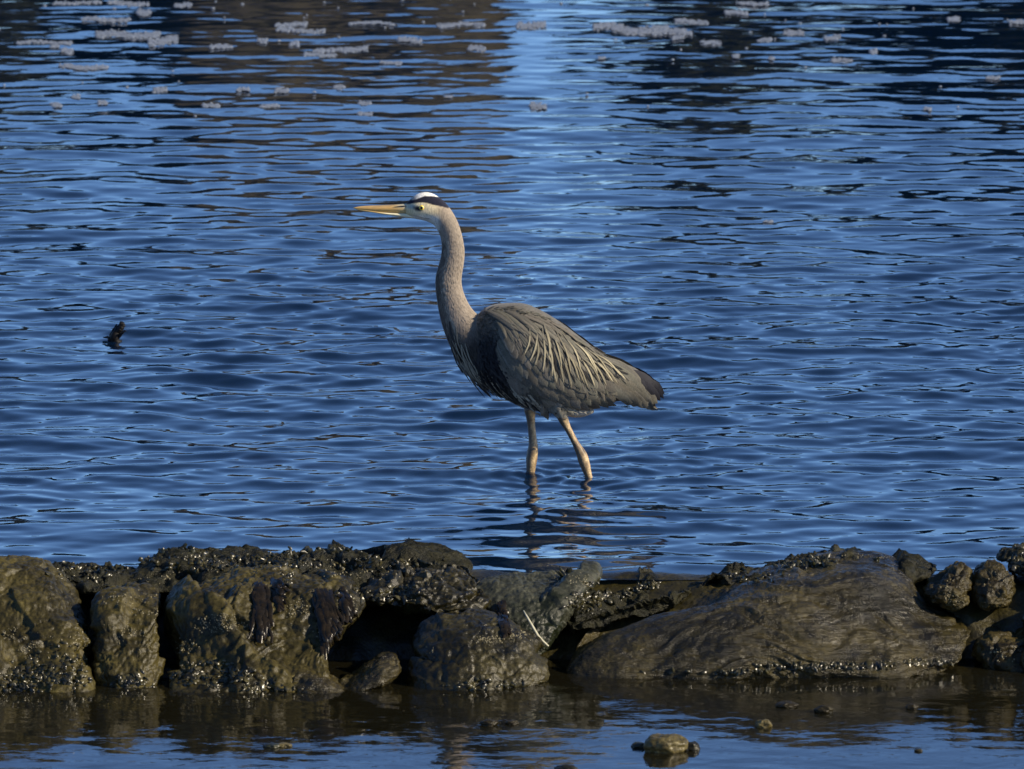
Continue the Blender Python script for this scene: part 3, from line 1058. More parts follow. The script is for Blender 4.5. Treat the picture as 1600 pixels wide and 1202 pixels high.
# fine grit and gravel where the mud breaks the surface
rg = random.Random(21)
V, Q = [], []
for i in range(1500):
    if i < 700:
        px, py = rg.gauss(180, 150), 1086 + abs(rg.gauss(0, 14))
    elif i < 1050:
        px, py = rg.uniform(-40, 900), rg.uniform(1090, 1170)
    else:
        px, py = rg.uniform(500, 1640), rg.uniform(1060, 1200)
    p = at_z(px, py, Z2)
    g = float(ground_h(np.array([p.x]), np.array([p.y]))[0])
    if i >= 700 and g < Z2 - 0.012:
        continue
    p = Vector((p.x, p.y, max(g, Z2 - 0.004)))
    r = rg.uniform(0.0015, 0.006)
    cone_at(V, Q, p, Vector((rg.gauss(0, .4), rg.gauss(0, .4), 1)), r, r * rg.uniform(0.4, 1.0), rg, 6)
me = mesh_np('gravel', [tuple(v) for v in V], Q)
tag(obj('gravel', me, M_rock_warm), 'dark wet grit scattered over the mud below the ledge', None, None, 'stuff')

# ------------------------------------------------------------------ foam flecks far out on the water
rg = random.Random(31)
V, Q = [], []
patches = [(120, 4, 60, 3), (200, 5, 50, 4), (225, 18, 16, 6), (165, 30, 60, 4), (200, 54, 80, 6), (255, 62, 36, 8), (70, 66, 70, 3), (105, 80, 14, 5), (130, 104, 60, 4),
           (85, 72, 10, 3), (455, 38, 40, 4), (470, 47, 60, 4), (580, 36, 55, 3), (720, 38, 60, 4), (345, 73, 26, 4), (520, 78, 50, 4), (555, 77, 30, 5), (640, 62, 28, 5), (410, 64, 12, 4),
           (460, 66, 10, 5), (745, 76, 20, 5), (380, 140, 14, 4), (440, 141, 16, 5), (530, 134, 12, 4), (250, 140, 16, 5), (118, 150, 8, 4), (88, 163, 12, 4), (160, 158, 10, 5), (570, 160, 14, 4),
           (570, 177, 18, 3), (840, 164, 20, 6), (330, 164, 20, 3), (420, 165, 24, 3), (1000, 46, 70, 7), (1050, 50, 50, 6), (1240, 50, 24, 5), (1080, 34, 40, 4), (1150, 20, 28, 4), (1175, 5, 40, 3),
           (1300, 58, 20, 4), (1315, 94, 24, 4), (950, 42, 36, 6), (830, 38, 36, 6), (1195, 62, 16, 4), (1110, 66, 24, 4), (1150, 88, 8, 4), (1205, 90, 6, 3), (1365, 80, 7, 5), (1450, 170, 8, 3),
           (1552, 120, 16, 3), (1490, 30, 14, 4), (1590, 35, 20, 4), (940, 90, 8, 3), (1200, 345, 9, 2), (700, 150, 10, 2), (500, 85, 40, 3), (610, 98, 26, 3), (285, 8, 20, 4), (1060, 58, 14, 4)]
for (cx, cy, wx, hy) in patches:
    cnt = int(10 + wx * hy * 1.1)
    for i in range(cnt):
        px = cx + rg.uniform(-0.62, 0.62) * wx
        py = max(-20, cy + rg.gauss(0, hy * 0.20) + 0.35 * hy * math.sin(px * 0.07 + cx) + (rg.randrange(3) - 1) * 0.55 * hy * (rg.random() < 0.5))
        p = at_z(px, py, 0.004)
        r = rg.uniform(0.003, 0.010)
        cone_at(V, Q, p, Vector((rg.gauss(0, .06), rg.gauss(0, .06), 1)), r, r * 0.10, rg, 6)
for i in range(60):
    p = at_z(rg.uniform(-50, 1650), rg.uniform(-10, 1) + 190 * rg.random() ** 1.6, 0.004)
    cone_at(V, Q, p, Vector((0, 0, 1)), rg.uniform(0.004, 0.010), 0.0025, rg, 6)
me = mesh_np('foam', [tuple(v) for v in V], Q)
tag(obj('foam', me, M_foam), 'pale flecks of foam drifting far out on the dark water', None, None, 'stuff')

# ------------------------------------------------------------------ the heron
HB = at_z(860, 742, 0.0)
HY = HB.y
heron = obj('heron', None, None, None, (HB.x, HY, -0.16))
tag(heron, 'grey heron with an orange bill wading left through the blue water', 'bird')
HO = Vector((HB.x, HY, -0.16))
PXM = FPX / (Vector((0, HY, 0.4)) - CP).length     # pixels per metre at the bird


def hp_(px, py, y=0.0):
    """point of the bird: photograph position in the bird's own middle plane, y to the side"""
    p = at_y(px, py, HY) - HO
    return Vector((p.x, y, p.z))


def loft(stations, n=32, power=2.0):
    """stations: (center, in-plane half vector, lateral half width)"""
    V, Q = [], []
    m = len(stations)
    for (c, u, wv) in stations:
        for k in range(n):
            a = 2 * math.pi * k / n
            ca, sa = math.cos(a), math.sin(a)
            q = (abs(ca) ** power + abs(sa) ** power) ** (-1 / power)
            V.append(c + u * ca * q + Vector((0, 1, 0)) * wv * sa * q)
    for i in range(m - 1):
        for k in range(n):
            Q.append((i * n + k, i * n + (k + 1) % n, (i + 1) * n + (k + 1) % n, (i + 1) * n + k))
    T = []
    for q in Q:
        T.append((q[0], q[1], q[2]))
        T.append((q[0], q[2], q[3]))
    a = len(V)
    V.append(stations[0][0])
    V.append(stations[-1][0])
    for k in range(n):
        T.append((a, (k + 1) % n, k))
        T.append((a + 1, (m - 1) * n + k, (m - 1) * n + (k + 1) % n))
    return np.array([tuple(v) for v in V]), np.array(T)


# torso
ts = [(716, 556, 566, .004), (722, 535, 578, .026), (736, 507, 592, .048), (752, 486, 602, .066), (770, 477, 612, .080), (792, 474, 625, .092), (820, 475, 638, .100), (850, 488, 644, .100),
      (880, 507, 644, .094), (910, 530, 640, .082), (940, 553, 632, .064), (965, 565, 627, .048), (990, 574, 627, .033), (1010, 588, 630, .022), (1024, 602, 634, .012)]
tsr = interp_path(ts, 48)
st = []
for (x, a, b, wd) in tsr:
    p, q = hp_(x, a), hp_(x, b)
    st.append(((p + q) / 2, (p - q) / 2, max(wd, 0.003)))
Vt, Qt = loft(st, 40, 2.15)
# neck and head: (front/lower x,y), (back/upper x,y), lateral half width m
nk = [((634, 336), (634, 318.5), .0100), ((641, 340), (641, 311.5), .0150), ((650, 342.5), (649, 305), .0200), ((659, 344), (659, 301), .0225), ((668, 346.5), (669, 300.5), .0235), ((675, 350), (680, 304.5), .0235),
      ((680, 354), (692, 313), .0235), ((683.5, 360), (702, 324), .024), ((687, 367), (711, 338), .0245), ((689.5, 377), (718, 354), .0245), ((690, 388), (723, 372), .024), ((689, 400), (726, 392), .0245),
      ((685, 415), (725, 411), .0255), ((681, 430), (722, 429), .0265), ((680, 446), (721.5, 444), .0275), ((682, 466), (726, 461), .029), ((686, 490), (735, 479), .033), ((693, 516), (748, 494), .040), ((704, 543), (765, 512), .048), ((720, 568), (785, 532), .056), ((742, 592), (805, 560), .06)]
nka = interp_path([(a[0], a[1], b[0], b[1], wd) for a, b, wd in nk], 90)
st = []
for (ax, ay, bx, by, wd) in nka:
    p, q = hp_(ax, ay), hp_(bx, by)
    st.append(((p + q) / 2, (q - p) / 2, wd))
Vn, Qn = loft(st, 36, 2.0)
# thighs
parts = [(Vt, Qt), (Vn, Qn)]
for (pl, wl, yy) in [([(868, 610), (872, 630), (877, 645), (881, 654)], [.034, .026, .017, .008], -0.045), ([(828, 612), (829, 632), (829, 645), (829, 652)], [.030, .022, .014, .007], 0.035)]:
    P2 = interp_path([(a, b, c) for (a, b), c in zip(pl, wl)], 14)
    st = []
    for (x, y, r) in P2:
        st.append((hp_(x, y, yy), Vector((r, 0, 0.15 * r)), r * 0.9))
    parts.append(loft(st, 20))
# under-tail fluff
P2 = interp_path([(868, 630, .022), (890, 638, .020), (910, 641, .014), (928, 640, .005)], 14)
parts.append(loft([(hp_(x, y, -0.02), Vector((-0.3 * r, 0, r)), r * 1.8) for x, y, r in P2], 20))
off, V, T = 0, [], []
for a, b in parts:
    V.append(a)
    T.append(b + off)
    off += len(a)
me0 = mesh_np('body', np.concatenate(V), np.concatenate(T))
tmp = bpy.data.objects.new('tmp_body', me0)
COL.objects.link(tmp)
md = tmp.modifiers.new('r', 'REMESH')
md.mode = 'VOXEL'
md.voxel_size = 0.0027
sm = tmp.modifiers.new('s', 'SMOOTH')
sm.factor = 0.5
sm.iterations = 5
dg = bpy.context.evaluated_depsgraph_get()
me = bpy.data.meshes.new_from_object(tmp.evaluated_get(dg))
bpy.data.objects.remove(tmp)
me.name = 'body'
me.polygons.foreach_set('use_smooth', np.ones(len(me.polygons), dtype=bool))
BV = np.empty(len(me.vertices) * 3, dtype=np.float32)
me.vertices.foreach_get('co', BV)
BV = BV.reshape(-1, 3).astype(np.float64)


def to_px(Vl):
    """the bird's own coordinates -> its pattern coordinates (same units as the outline above)"""
    z0 = hp_(800, 600)
    zx = hp_(900, 600).x - z0.x
    zz = hp_(800, 500).z - z0.z
    return 800 + (Vl[:, 0] - z0.x) / zx * 100, 600 - (Vl[:, 2] - z0.z) / zz * 100


bx, by = to_px(BV)
side = np.abs(BV[:, 1])
nz = fbm(BV * 60, 3)
nzs = fbm(BV * np.array([170, 170, 28]) + 5, 3)
slate = np.array([0.11, 0.102, 0.085])
neckc = np.array([0.29, 0.24, 0.185])
cream = np.array([0.76, 0.64, 0.40])
white = np.array([0.80, 0.78, 0.70])
black = np.array([0.014, 0.015, 0.028])
C = np.tile(slate, (len(BV), 1)) * (1 + 0.25 * nz)[:, None]


def blend(C, c, m):
    m = np.clip(m, 0, 1)[:, None]
    return C * (1 - m) + np.asarray(c) * m


# neck: everything in front of a line that runs from the nape of the neck base to the breast
t_neck = 1 - sstep(-10, 14, (bx - 742) * 0.80 + (by - 510) * 0.25 + 6 * nz)
C = blend(C, neckc, t_neck)
# foreneck streaks, darkened and widened to paint the neck's shaded front
frontx = np.interp(by, [355, 390, 440, 490, 540, 590], [683, 690, 680, 686, 703, 738])
fs = (1 - sstep(5, 17, bx - frontx)) * sstep(356, 372, by)
C = blend(C, np.array([0.09, 0.075, 0.065]), fs * (0.55 + 0.4 * sstep(-0.15, 0.2, nzs)))
C = blend(C, np.array([0.55, 0.50, 0.40]), fs * 0.35 * sstep(0.15, 0.35, -nzs))
# breast and belly: black with pale streaks
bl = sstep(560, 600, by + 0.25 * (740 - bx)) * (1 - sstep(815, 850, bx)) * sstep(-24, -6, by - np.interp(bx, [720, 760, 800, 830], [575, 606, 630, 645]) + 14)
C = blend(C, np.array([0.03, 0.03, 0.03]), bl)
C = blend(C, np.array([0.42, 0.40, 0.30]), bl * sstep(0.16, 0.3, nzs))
# black shoulder patch plus painted shade below the wing bend, with a rusty spot
sh = np.exp(-(((bx - 764 - 0.18 * (by - 556)) / 29) ** 2 + ((by - 560) / 51) ** 2) ** 3)
C = blend(C, np.array([0.010, 0.010, 0.012]), sh * 1.2)
ru = np.exp(-(((bx - 783) / 6) ** 2 + ((by - 513) / 4.0) ** 2))
C = blend(C, np.array([0.22, 0.07, 0.02]), ru)
# head
hd = (1 - sstep(672, 694, bx + 0.15 * (by - 330) + 3 * nz)) * (by < 365)
C = blend(C, cream, hd)
chin = (1 - sstep(680, 692, bx)) * sstep(332, 340, by) * (by < 360)
C = blend(C, white * 0.95, chin * 0.7)
up = np.interp(bx, [630, 641, 650, 656, 664, 675, 685, 694, 703, 712], [320, 313, 311.5, 309, 306.0, 306.3, 308.0, 311, 318, 328])
lo = np.interp(bx, [630, 641, 650, 660, 668, 674, 681, 690, 701, 712], [320.5, 318.5, 316.5, 315.5, 316.5, 318.5, 320.0, 322, 325, 325])
e = 0.7
ms = sstep(-e, e, by - up + 0.6 * nz) * sstep(-e, e, lo - by + 0.6 * nz) * (bx < 706)
C = blend(C, white, (by < up + 1) * (bx < 700) * (bx > 632) * 1.0)
gm = (1 - sstep(646, 656, bx)) * (by < 317) * (0.7 + 0.3 * np.clip(nz * 3, -1, 1))
C = blend(C, np.array([0.13, 0.12, 0.11]), gm)
C = blend(C, black, ms)
lores = np.exp(-(((bx - 645) / 9) ** 2 + ((by - 322.5) / 3.2) ** 2) ** 2)
C = blend(C, np.array([0.34, 0.40, 0.36]), lores * 0.9)
ep = np.exp(-(((bx - 653.5 - 0.5 * (by - 325)) / 7.0) ** 2 + ((by - 325.2) / 4.4) ** 2) ** 2)
C = blend(C, np.array([0.018, 0.018, 0.03]), ep)
gape = np.exp(-((by - np.interp(bx, [634, 650, 664, 672], [332.5, 337, 341, 341.5])) / 0.8) ** 2) * (bx < 672) * (bx > 636)
C = blend(C, np.array([0.16, 0.11, 0.06]), gape * 0.7)
fb = (1 - sstep(638, 650, bx)) * sstep(326, 329, by)
C = blend(C, np.array([0.68, 0.56, 0.30]), fb * 0.85)
# legs' feathered tops, pale vent
vent = sstep(632, 640, by) * (bx > 850) * (bx < 935)
C = blend(C, np.array([0.30, 0.28, 0.23]), vent)
thigh = sstep(644, 650, by) * (bx < 842)
C = blend(C, np.array([0.12, 0.06, 0.035]), thigh)
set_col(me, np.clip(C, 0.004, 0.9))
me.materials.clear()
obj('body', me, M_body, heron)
polys = [tuple(p.vertices) for p in me.polygons]
BODY = BVHTree.FromPolygons([tuple(v) for v in BV], polys)


def surf(px, py):
    """near-side skin point of the bird under a pattern position"""
    p = hp_(px, py)
    r = BODY.ray_cast(Vector((p.x, -0.6, p.z)), Vector((0, 1, 0)))
    if r[0] is None:
        r2 = BODY.find_nearest(p)
        q = r2[0]
        return Vector((p.x, min(q.y, -0.001), p.z)), Vector((0, -1, 0))
    n = r[1]
    if n.y > 0: n = -n
    return r[0], n


def feather_mesh(name, path, wpx, base, edge, tip=None, off0=0.002, off1=0.007, nseg=9, sharp=0.8, jit=0.0, rg=rnd, flat=0.0, ridge=0.12, rachis=None, start=None):
    P2 = interp_path(path, nseg)
    V, Cc = [], []
    pts, nrm = [], []
    for i, (x, y) in enumerate(P2):
        p, n = surf(x, y)
        n = (n + Vector((0, -flat, 0))).normalized()
        t = i / (nseg - 1)
        pts.append(p + n * (off0 + (off1 - off0) * t))
        nrm.append(n)
    # keep the vane from diving where the body falls away
    for i in range(1, nseg):
        if pts[i].y > pts[i - 1].y + 0.006:
            pts[i].y = pts[i - 1].y + 0.006
    base, edge = np.array(base), np.array(edge)
    tipc = np.array(tip) if tip is not None else edge
    rc = np.array(rachis) if rachis is not None else base * 1.25
    for i in range(nseg):
        t = i / (nseg - 1)
        d = (pts[min(i + 1, nseg - 1)] - pts[max(i - 1, 0)]).normalized()
        s = d.cross(nrm[i]).normalized()
        prof = min(1.0, (t + 0.18) / 0.45) ** 0.7 * (1 - max(0, (t - sharp) / (1.0001 - sharp)) ** 2.0) ** 0.5
        hw = wpx / PXM * 0.5 * max(prof, 0.06)
        for k, q in enumerate((-1, -0.55, 0, 0.55, 1)):
            lift = (1 - q * q) * ridge * hw
            V.append(pts[i] + s * hw * q + nrm[i] * lift)
            c = rc if k == 2 else (base if abs(q) < 0.9 else edge)
            c = c * (1 - t ** 3) + tipc * t ** 3 * (0.6 if k == 2 else 1) + (c * t ** 3 * 0.4 if k == 2 else 0)
            if start is not None:
                c = np.array(start) * (1 - sstep(0.1, 0.6, t)) + c * sstep(0.1, 0.6, t)
            Cc.append(c * (1 + 0.12 * rg.uniform(-1, 1)))
    me = mesh_np(name, [tuple(v) for v in V], grid_quads(5, nseg))
    set_col(me, np.clip(np.array(Cc), 0.004, 0.9))
    me.materials.append(M_feather)
    return me


FAR = []


def feather(name, *a, **k):
    me = feather_mesh(name, *a, **k)
    obj(name, me, None, heron)
    FAR.append((name, me))


fr = random.Random(77)
g0 = np.array([0.108, 0.100, 0.078])


def gcol(k=1.0, v=0.15):
    s = k * (1 + v * fr.uniform(-1, 1))
    return g0 * s * np.array([1 + 0.06 * fr.uniform(-1, 1), 1, 1 + 0.06 * fr.uniform(-1, 1)])


# tail
for i in range(6):
    feather('tail_feather', [(965 + i * 3, 585 + i * 6), (1000, 598 + i * 5), (1026 + i * 0.5 - (i > 3) * 4, 622 + i * 2.5)], 13, gcol(0.8), gcol(1.0), None, 0.0, 0.002, flat=0.6)
# black primaries
for i, (ex, ey) in enumerate([(1037, 622), (1038, 615), (1034, 606), (1026, 598), (1032, 626), (1016, 592)]):
    feather('primary_feather', [(978, 577 + i * 1.5), (1008, 590 + i * 2), (ex, ey)], 12, (0.012, 0.012, 0.018), (0.016, 0.016, 0.024), (0.012, 0.012, 0.016), 0.004, 0.006 - i * 0.0005, flat=0.8)
# long grey flight feathers that lie over the tail
for i, (sx, sy, ex, ey) in enumerate([(935, 575, 1028, 640), (932, 580, 1022, 640), (930, 586, 1012, 637), (925, 590, 1000, 632), (920, 594, 990, 629), (935, 568, 1020, 628), (940, 563, 1008, 612), (945, 560, 1000, 598)]):
    mx_, my_ = (sx + ex) / 2 + 4, (sy + ey) / 2 - 4
    feather('flight_feather', [(sx, sy), (mx_, my_), (ex, ey)], 13, gcol(1.0), gcol(1.35), gcol(1.2), 0.006, 0.010, 11, 0.82, flat=0.5)
# wing coverts in overlapping rows (lowest first)
Uc = np.array([(797, 530), (808, 541), (828, 555), (858, 573), (888, 588), (918, 596), (945, 600), (966, 602)], float)
Lc = np.array([(803, 588), (812, 604), (826, 612), (850, 619), (880, 626), (910, 632), (940, 635), (968, 630)], float)
row_s = np.linspace(0, 1, 8)
for r, (tt, cnt, ln, wd) in enumerate([(1.0, 15, 60, 17), (0.78, 14, 52, 16), (0.54, 13, 46, 16), (0.30, 12, 42, 15), (0.10, 11, 36, 14)]):
    for i in range(cnt):
        s = (i + 0.5 + fr.uniform(-0.25, 0.25)) / cnt
        u = np.array([np.interp(s, row_s, Uc[:, k]) for k in (0, 1)])
        l = np.array([np.interp(s, row_s, Lc[:, k]) for k in (0, 1)])
        tip = u + (l - u) * (tt + fr.uniform(-0.12, 0.10))
        ang = math.radians(66 - 42 * s + fr.uniform(-7, 7))
        d = np.array([math.cos(ang), math.sin(ang)])
        nrm2 = np.array([d[1], -d[0]])
        stt = tip - d * ln * fr.uniform(0.9, 1.1)
        mid = (stt + tip) / 2 + nrm2 * 2.5
        kc = (0.95 if tt < 1 else 1.05)
        feather('covert_feather', [stt, mid, tip], wd * fr.uniform(0.85, 1.15), gcol(kc, 0.35), gcol(1.35, 0.35), gcol(1.3, 0.35), 0.002 + r * 0.0012, 0.0055 + r * 0.0014, 8, 0.55, ridge=0.10)
# mantle: long narrow grey feathers sweeping back over the wing
for i in range(150):
    a = fr.random()
    b = fr.random()
    top = np.array([np.interp(a, [0, .25, .5, .75, 1], [756, 800, 850, 900, 945]), np.interp(a, [0, .25, .5, .75, 1], [484, 479, 492, 525, 560])])
    low = np.array([np.interp(a, [0, .25, .5, .75, 1], [782, 808, 850, 893, 930]), np.interp(a, [0, .25, .5, .75, 1], [500, 522, 562, 582, 596])])
    p0 = top + (low - top) * (b * 0.85 + 0.03)
    ang = math.radians(18 + 36 * b + 16 * a + fr.uniform(-6, 6))
    ln = fr.uniform(34, 60) * (1 - 0.25 * b)
    d = np.array([math.cos(ang), math.sin(ang)])
    n2 = np.array([-d[1], d[0]])
    p2 = p0 + d * ln + n2 * ln * 0.13
    p1 = (p0 + p2) / 2 - n2 * ln * 0.05
    feather('mantle_feather', [p0, p1, p2], fr.uniform(5, 9), gcol(0.9, 0.25), gcol(1.05, 0.25), gcol(1.15, 0.25), 0.003, 0.0105, 8, 0.45, ridge=0.25)
# dark strips painting the shade in the gaps, and pale lanceolate plumes
pl = [((838, 512), (828, 556)), ((846, 515), (848, 572)), ((836, 520), (836, 560)), ((842, 527), (869, 588)), ((852, 524), (862, 578)), ((858, 527), (880, 590)), ((866, 530), (892, 596)), ((874, 536), (903, 585)),
      ((880, 540), (911, 592)), ((886, 545), (917, 598)), ((893, 545), (927, 596)), ((900, 550), (936, 592)), ((908, 552), (945, 596)), ((916, 556), (955, 592)), ((924, 560), (962, 594)), ((934, 562), (975, 590)),
      ((826, 508), (820, 545)), ((860, 515), (876, 566)), ((880, 525), (905, 572)), ((900, 538), (930, 578)), ((870, 522), (890, 575)), ((915, 545), (948, 580)), ((848, 506), (858, 548)), ((890, 530), (925, 570)), ((925, 552), (966, 584))]
for i, (a, b) in enumerate(pl):
    a, b = np.array(a, float), np.array(b, float)
    d = b - a
    n2 = np.array([d[1], -d[0]]) / np.linalg.norm(d)
    m1 = a + d * 0.5 + n2 * (4.0 + fr.uniform(-1.2, 1.2))
    feather('plume_gap_shade', [a + (5, 4), m1 + (4.5, 3), b + (5.5, -6)], 4.6, (0.012, 0.012, 0.012), (0.02, 0.02, 0.02), (0.012, 0.012, 0.012), 0.006, 0.0115, 9, 0.3)
    q = fr.uniform(0.6, 1.2)
    a = a - d * 0.12
    feather('pale_plume', [a, m1, b], fr.uniform(2.3, 3.6), np.array((0.30, 0.265, 0.17)) * q, np.array((0.22, 0.195, 0.13)) * q, np.array((0.42, 0.37, 0.24)) * q, 0.0085, 0.0135, 12, 0.35, ridge=0.08, start=g0 * 1.1)
# streaks under the wing and the fluffy thigh
for i in range(16):
    a = fr.random()
    p0 = np.array([765 + 60 * a + fr.uniform(-6, 6), 570 + 42 * a + fr.uniform(-8, 8)])
    ang = math.radians(46 + fr.uniform(-10, 10))
    ln = fr.uniform(28, 46)
    c = (0.32, 0.31, 0.24) if i % 2 else (0.03, 0.03, 0.03)
    feather('flank_plume', [p0, p0 + np.array([math.cos(ang), math.sin(ang)]) * ln * 0.5 + (-1, 1), p0 + np.array([math.cos(ang) * ln, math.sin(ang) * ln])], 4.5, c, c, c, 0.002, 0.005, 8, 0.35)
for i in range(34):
    p0 = np.array([fr.uniform(845, 905), fr.uniform(612, 632)])
    ang = math.radians(fr.uniform(30, 85) if p0[0] < 880 else fr.uniform(5, 45))
    ln = fr.uniform(16, 26)
    feather('thigh_feather', [p0, p0 + np.array([math.cos(ang), math.sin(ang)]) * ln * 0.5, p0 + np.array([math.cos(ang), math.sin(ang)]) * ln], fr.uniform(6, 9), gcol(1.5, 0.25), gcol(1.9, 0.2), gcol(2.1, 0.2), 0.002, 0.006, 6, 0.4)
# breast plumes hang free below the breast
for i in range(46):
    s = fr.random()
    p0 = np.array([np.interp(s, [0, .4, 1], [690, 708, 752]), np.interp(s, [0, .4, 1], [505, 548, 596])]) + np.array([fr.uniform(2, 26), fr.uniform(-8, 8)])
    ang = math.radians(72 - 20 * s + fr.uniform(-9, 9))
    ln = fr.uniform(30, 62) * (0.8 + 0.3 * s)
    d = np.array([math.cos(ang), math.sin(ang)])
    end = p0 + d * ln
    if end[1] > 624: end[1] = 624 - fr.uniform(0, 6)
    c = np.array([(0.20, 0.18, 0.13), (0.03, 0.03, 0.03), (0.08, 0.07, 0.055), (0.28, 0.25, 0.18)][i % 4])
    feather('breast_plume', [p0, (p0 + end) / 2 + (-2, 2), end], fr.uniform(1.6, 3.0), c, c, c, 0.002, 0.004, 9, 0.25, flat=0.3)
for i, (a, b) in enumerate([((722, 562), (748, 606)), ((728, 575), (758, 622)), ((716, 555), (738, 602)), ((735, 580), (757, 604)), ((712, 548), (731, 590)), ((740, 585), (764, 612)), ((730, 572), (749, 612))]):
    c = np.array((0.05, 0.05, 0.045)) if i % 2 else np.array((0.20, 0.18, 0.14))
    feather('breast_plume', [a, ((a[0] + b[0]) / 2 - 2, (a[1] + b[1]) / 2 + 2), b], 2.0, c, c, c, 0.001, 0.001, 9, 0.2, flat=1.0)
# the other side carries the same feathers, mirrored
cnts = {}
for nm, me in FAR:
    cnts[nm] = cnts.get(nm, 0) + 1
    if cnts[nm] > 140:
        continue
    o = obj(nm, me, None, heron)
    o.scale = (1, -1, 1)

# small body feathers over the mantle and flanks: uncountable down
V, T, Cc = [], [], []
for i in range(5200):
    for s in (1,):
        px = fr.uniform(745, 960)
        lo_ = np.interp(px, [745, 790, 850, 910, 960], [600, 622, 640, 635, 622])
        hi_ = np.interp(px, [745, 765, 800, 850, 900, 960], [492, 479, 475, 489, 523, 564])
        py = fr.uniform(hi_ + 1, lo_ - 2)
        p, n = surf(px, py)
        q = hp_(px + 10, py + (6 + 6 * (py - hi_) / (lo_ - hi_))) - hp_(px, py)
        d = (q - n * q.dot(n)).normalized()
        d = (d + n * 0.16 + Vector((fr.gauss(0, .12), fr.gauss(0, .12), fr.gauss(0, .12)))).normalized()
        sd = d.cross(n).normalized()
        ln, wd = fr.uniform(0.010, 0.020), fr.uniform(0.0022, 0.0042)
        b = len(V)
        p = p + n * 0.0005
        V += [p - sd * wd * 0.4, p + d * ln * 0.55 - sd * wd, p + d * ln, p + d * ln * 0.55 + sd * wd, p + sd * wd * 0.4]
        T += [(b, b + 1, b + 4), (b + 1, b + 3, b + 4), (b + 1, b + 2, b + 3)]
        dark = math.exp(-(((px - 764 - 0.18 * (py - 556)) / 30) ** 2 + ((py - 560) / 52) ** 2) ** 3)  # shoulder patch together with its painted wing shade
        c = gcol(1.0, 0.35) * (1 - dark) + np.array([0.012, 0.012, 0.014]) * dark
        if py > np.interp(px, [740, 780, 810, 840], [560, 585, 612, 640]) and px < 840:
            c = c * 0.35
        Cc += [c] * 5
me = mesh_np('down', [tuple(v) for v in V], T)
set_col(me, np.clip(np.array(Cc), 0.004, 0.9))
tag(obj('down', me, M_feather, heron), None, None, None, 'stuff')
# fine neck feathers
V, T, Cc = [], [], []
for i in range(5200):
    t = fr.random() ** 0.8
    k = int(20 + t * 60)
    ax, ay, bx_, by_, wd_ = nka[min(k, 89)]
    u = fr.uniform(0.03, 0.97)
    px, py = ax + (bx_ - ax) * u, ay + (by_ - ay) * u
    k2 = min(k + 3, 89)
    qx, qy = nka[k2][0] + (nka[k2][2] - nka[k2][0]) * u, nka[k2][1] + (nka[k2][3] - nka[k2][1]) * u
    p, n = surf(px, py)
    q = hp_(qx, qy) - hp_(px, py)
    d = (q - n * q.dot(n)).normalized()
    d = (d + n * 0.04 + Vector((fr.gauss(0, .05), fr.gauss(0, .05), fr.gauss(0, .05)))).normalized()
    sd = d.cross(n).normalized()
    ln, wd = fr.uniform(0.008, 0.016) * (0.7 + 0.8 * t), fr.uniform(0.0008, 0.0018)
    b = len(V)
    V += [p - sd * wd * 0.5, p + d * ln * 0.5 - sd * wd, p + d * ln, p + d * ln * 0.5 + sd * wd, p + sd * wd * 0.5]
    T += [(b, b + 1, b + 4), (b + 1, b + 3, b + 4), (b + 1, b + 2, b + 3)]
    c = np.array([0.29, 0.24, 0.185]) * (1 + 0.10 * fr.uniform(-1, 1))
    if u < 0.36 and k > 26:  # front feathers darker: foreneck streaks plus the neck's shadow side painted in
        c = np.array([(0.06, 0.05, 0.045), (0.11, 0.09, 0.07), (0.20, 0.17, 0.13), (0.34, 0.30, 0.23)][min(3, int(fr.random() * 1.4 + u * 7.5))])
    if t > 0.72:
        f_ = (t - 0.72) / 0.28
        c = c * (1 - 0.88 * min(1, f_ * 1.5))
    Cc += [c] * 5
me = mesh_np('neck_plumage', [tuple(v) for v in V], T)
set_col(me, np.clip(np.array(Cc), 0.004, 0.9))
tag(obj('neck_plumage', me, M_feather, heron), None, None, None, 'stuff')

# bill
def bill(name, st_, cfun):
    A = interp_path(st_, 28)
    stt = []
    for (x, a, b, wd) in A:
        p, q = hp_(x, a), hp_(x, b)
        stt.append(((p + q) / 2, (p - q) / 2, max(wd, 0.0003)))
    V, T = loft(stt, 20, 1.8)
    me = mesh_np(name, V, T)
    x, y = to_px(V)
    set_col(me, np.array([cfun(xx, yy) for xx, yy in zip(x, y)]))
    return obj(name, me, M_bill, heron)


def upc(x, y):
    c = np.array([0.66, 0.40, 0.13])
    top = np.interp(x, [552, 580, 610, 640], [324.5, 321, 320, 319])
    t = float(np.clip((y - top) / 5.0, 0, 1))
    g = np.array([0.20, 0.17, 0.13])
    k = (1 - t) ** 1.3 * float(np.clip((x - 560) / 30, 0, 1))
    c = c * (1 - k) + g * k
    f_ = float(np.clip((x - 612) / 24, 0, 1))
    c = c * (1 - 0.6 * f_) + np.array([0.66, 0.55, 0.30]) * 0.6 * f_
    g2 = float(np.clip((x - 618) / 18, 0, 1)) * float(np.clip((326 - y) / 3, 0, 1))
    return c * (1 - 0.85 * g2) + np.array([0.34, 0.38, 0.33]) * 0.85 * g2


def loc_(x, y):
    t = float(np.clip((x - 590) / 20, 0, 1))
    return np.array([0.66, 0.46, 0.18]) * (1 - t) + np.array([0.80, 0.74, 0.50]) * t


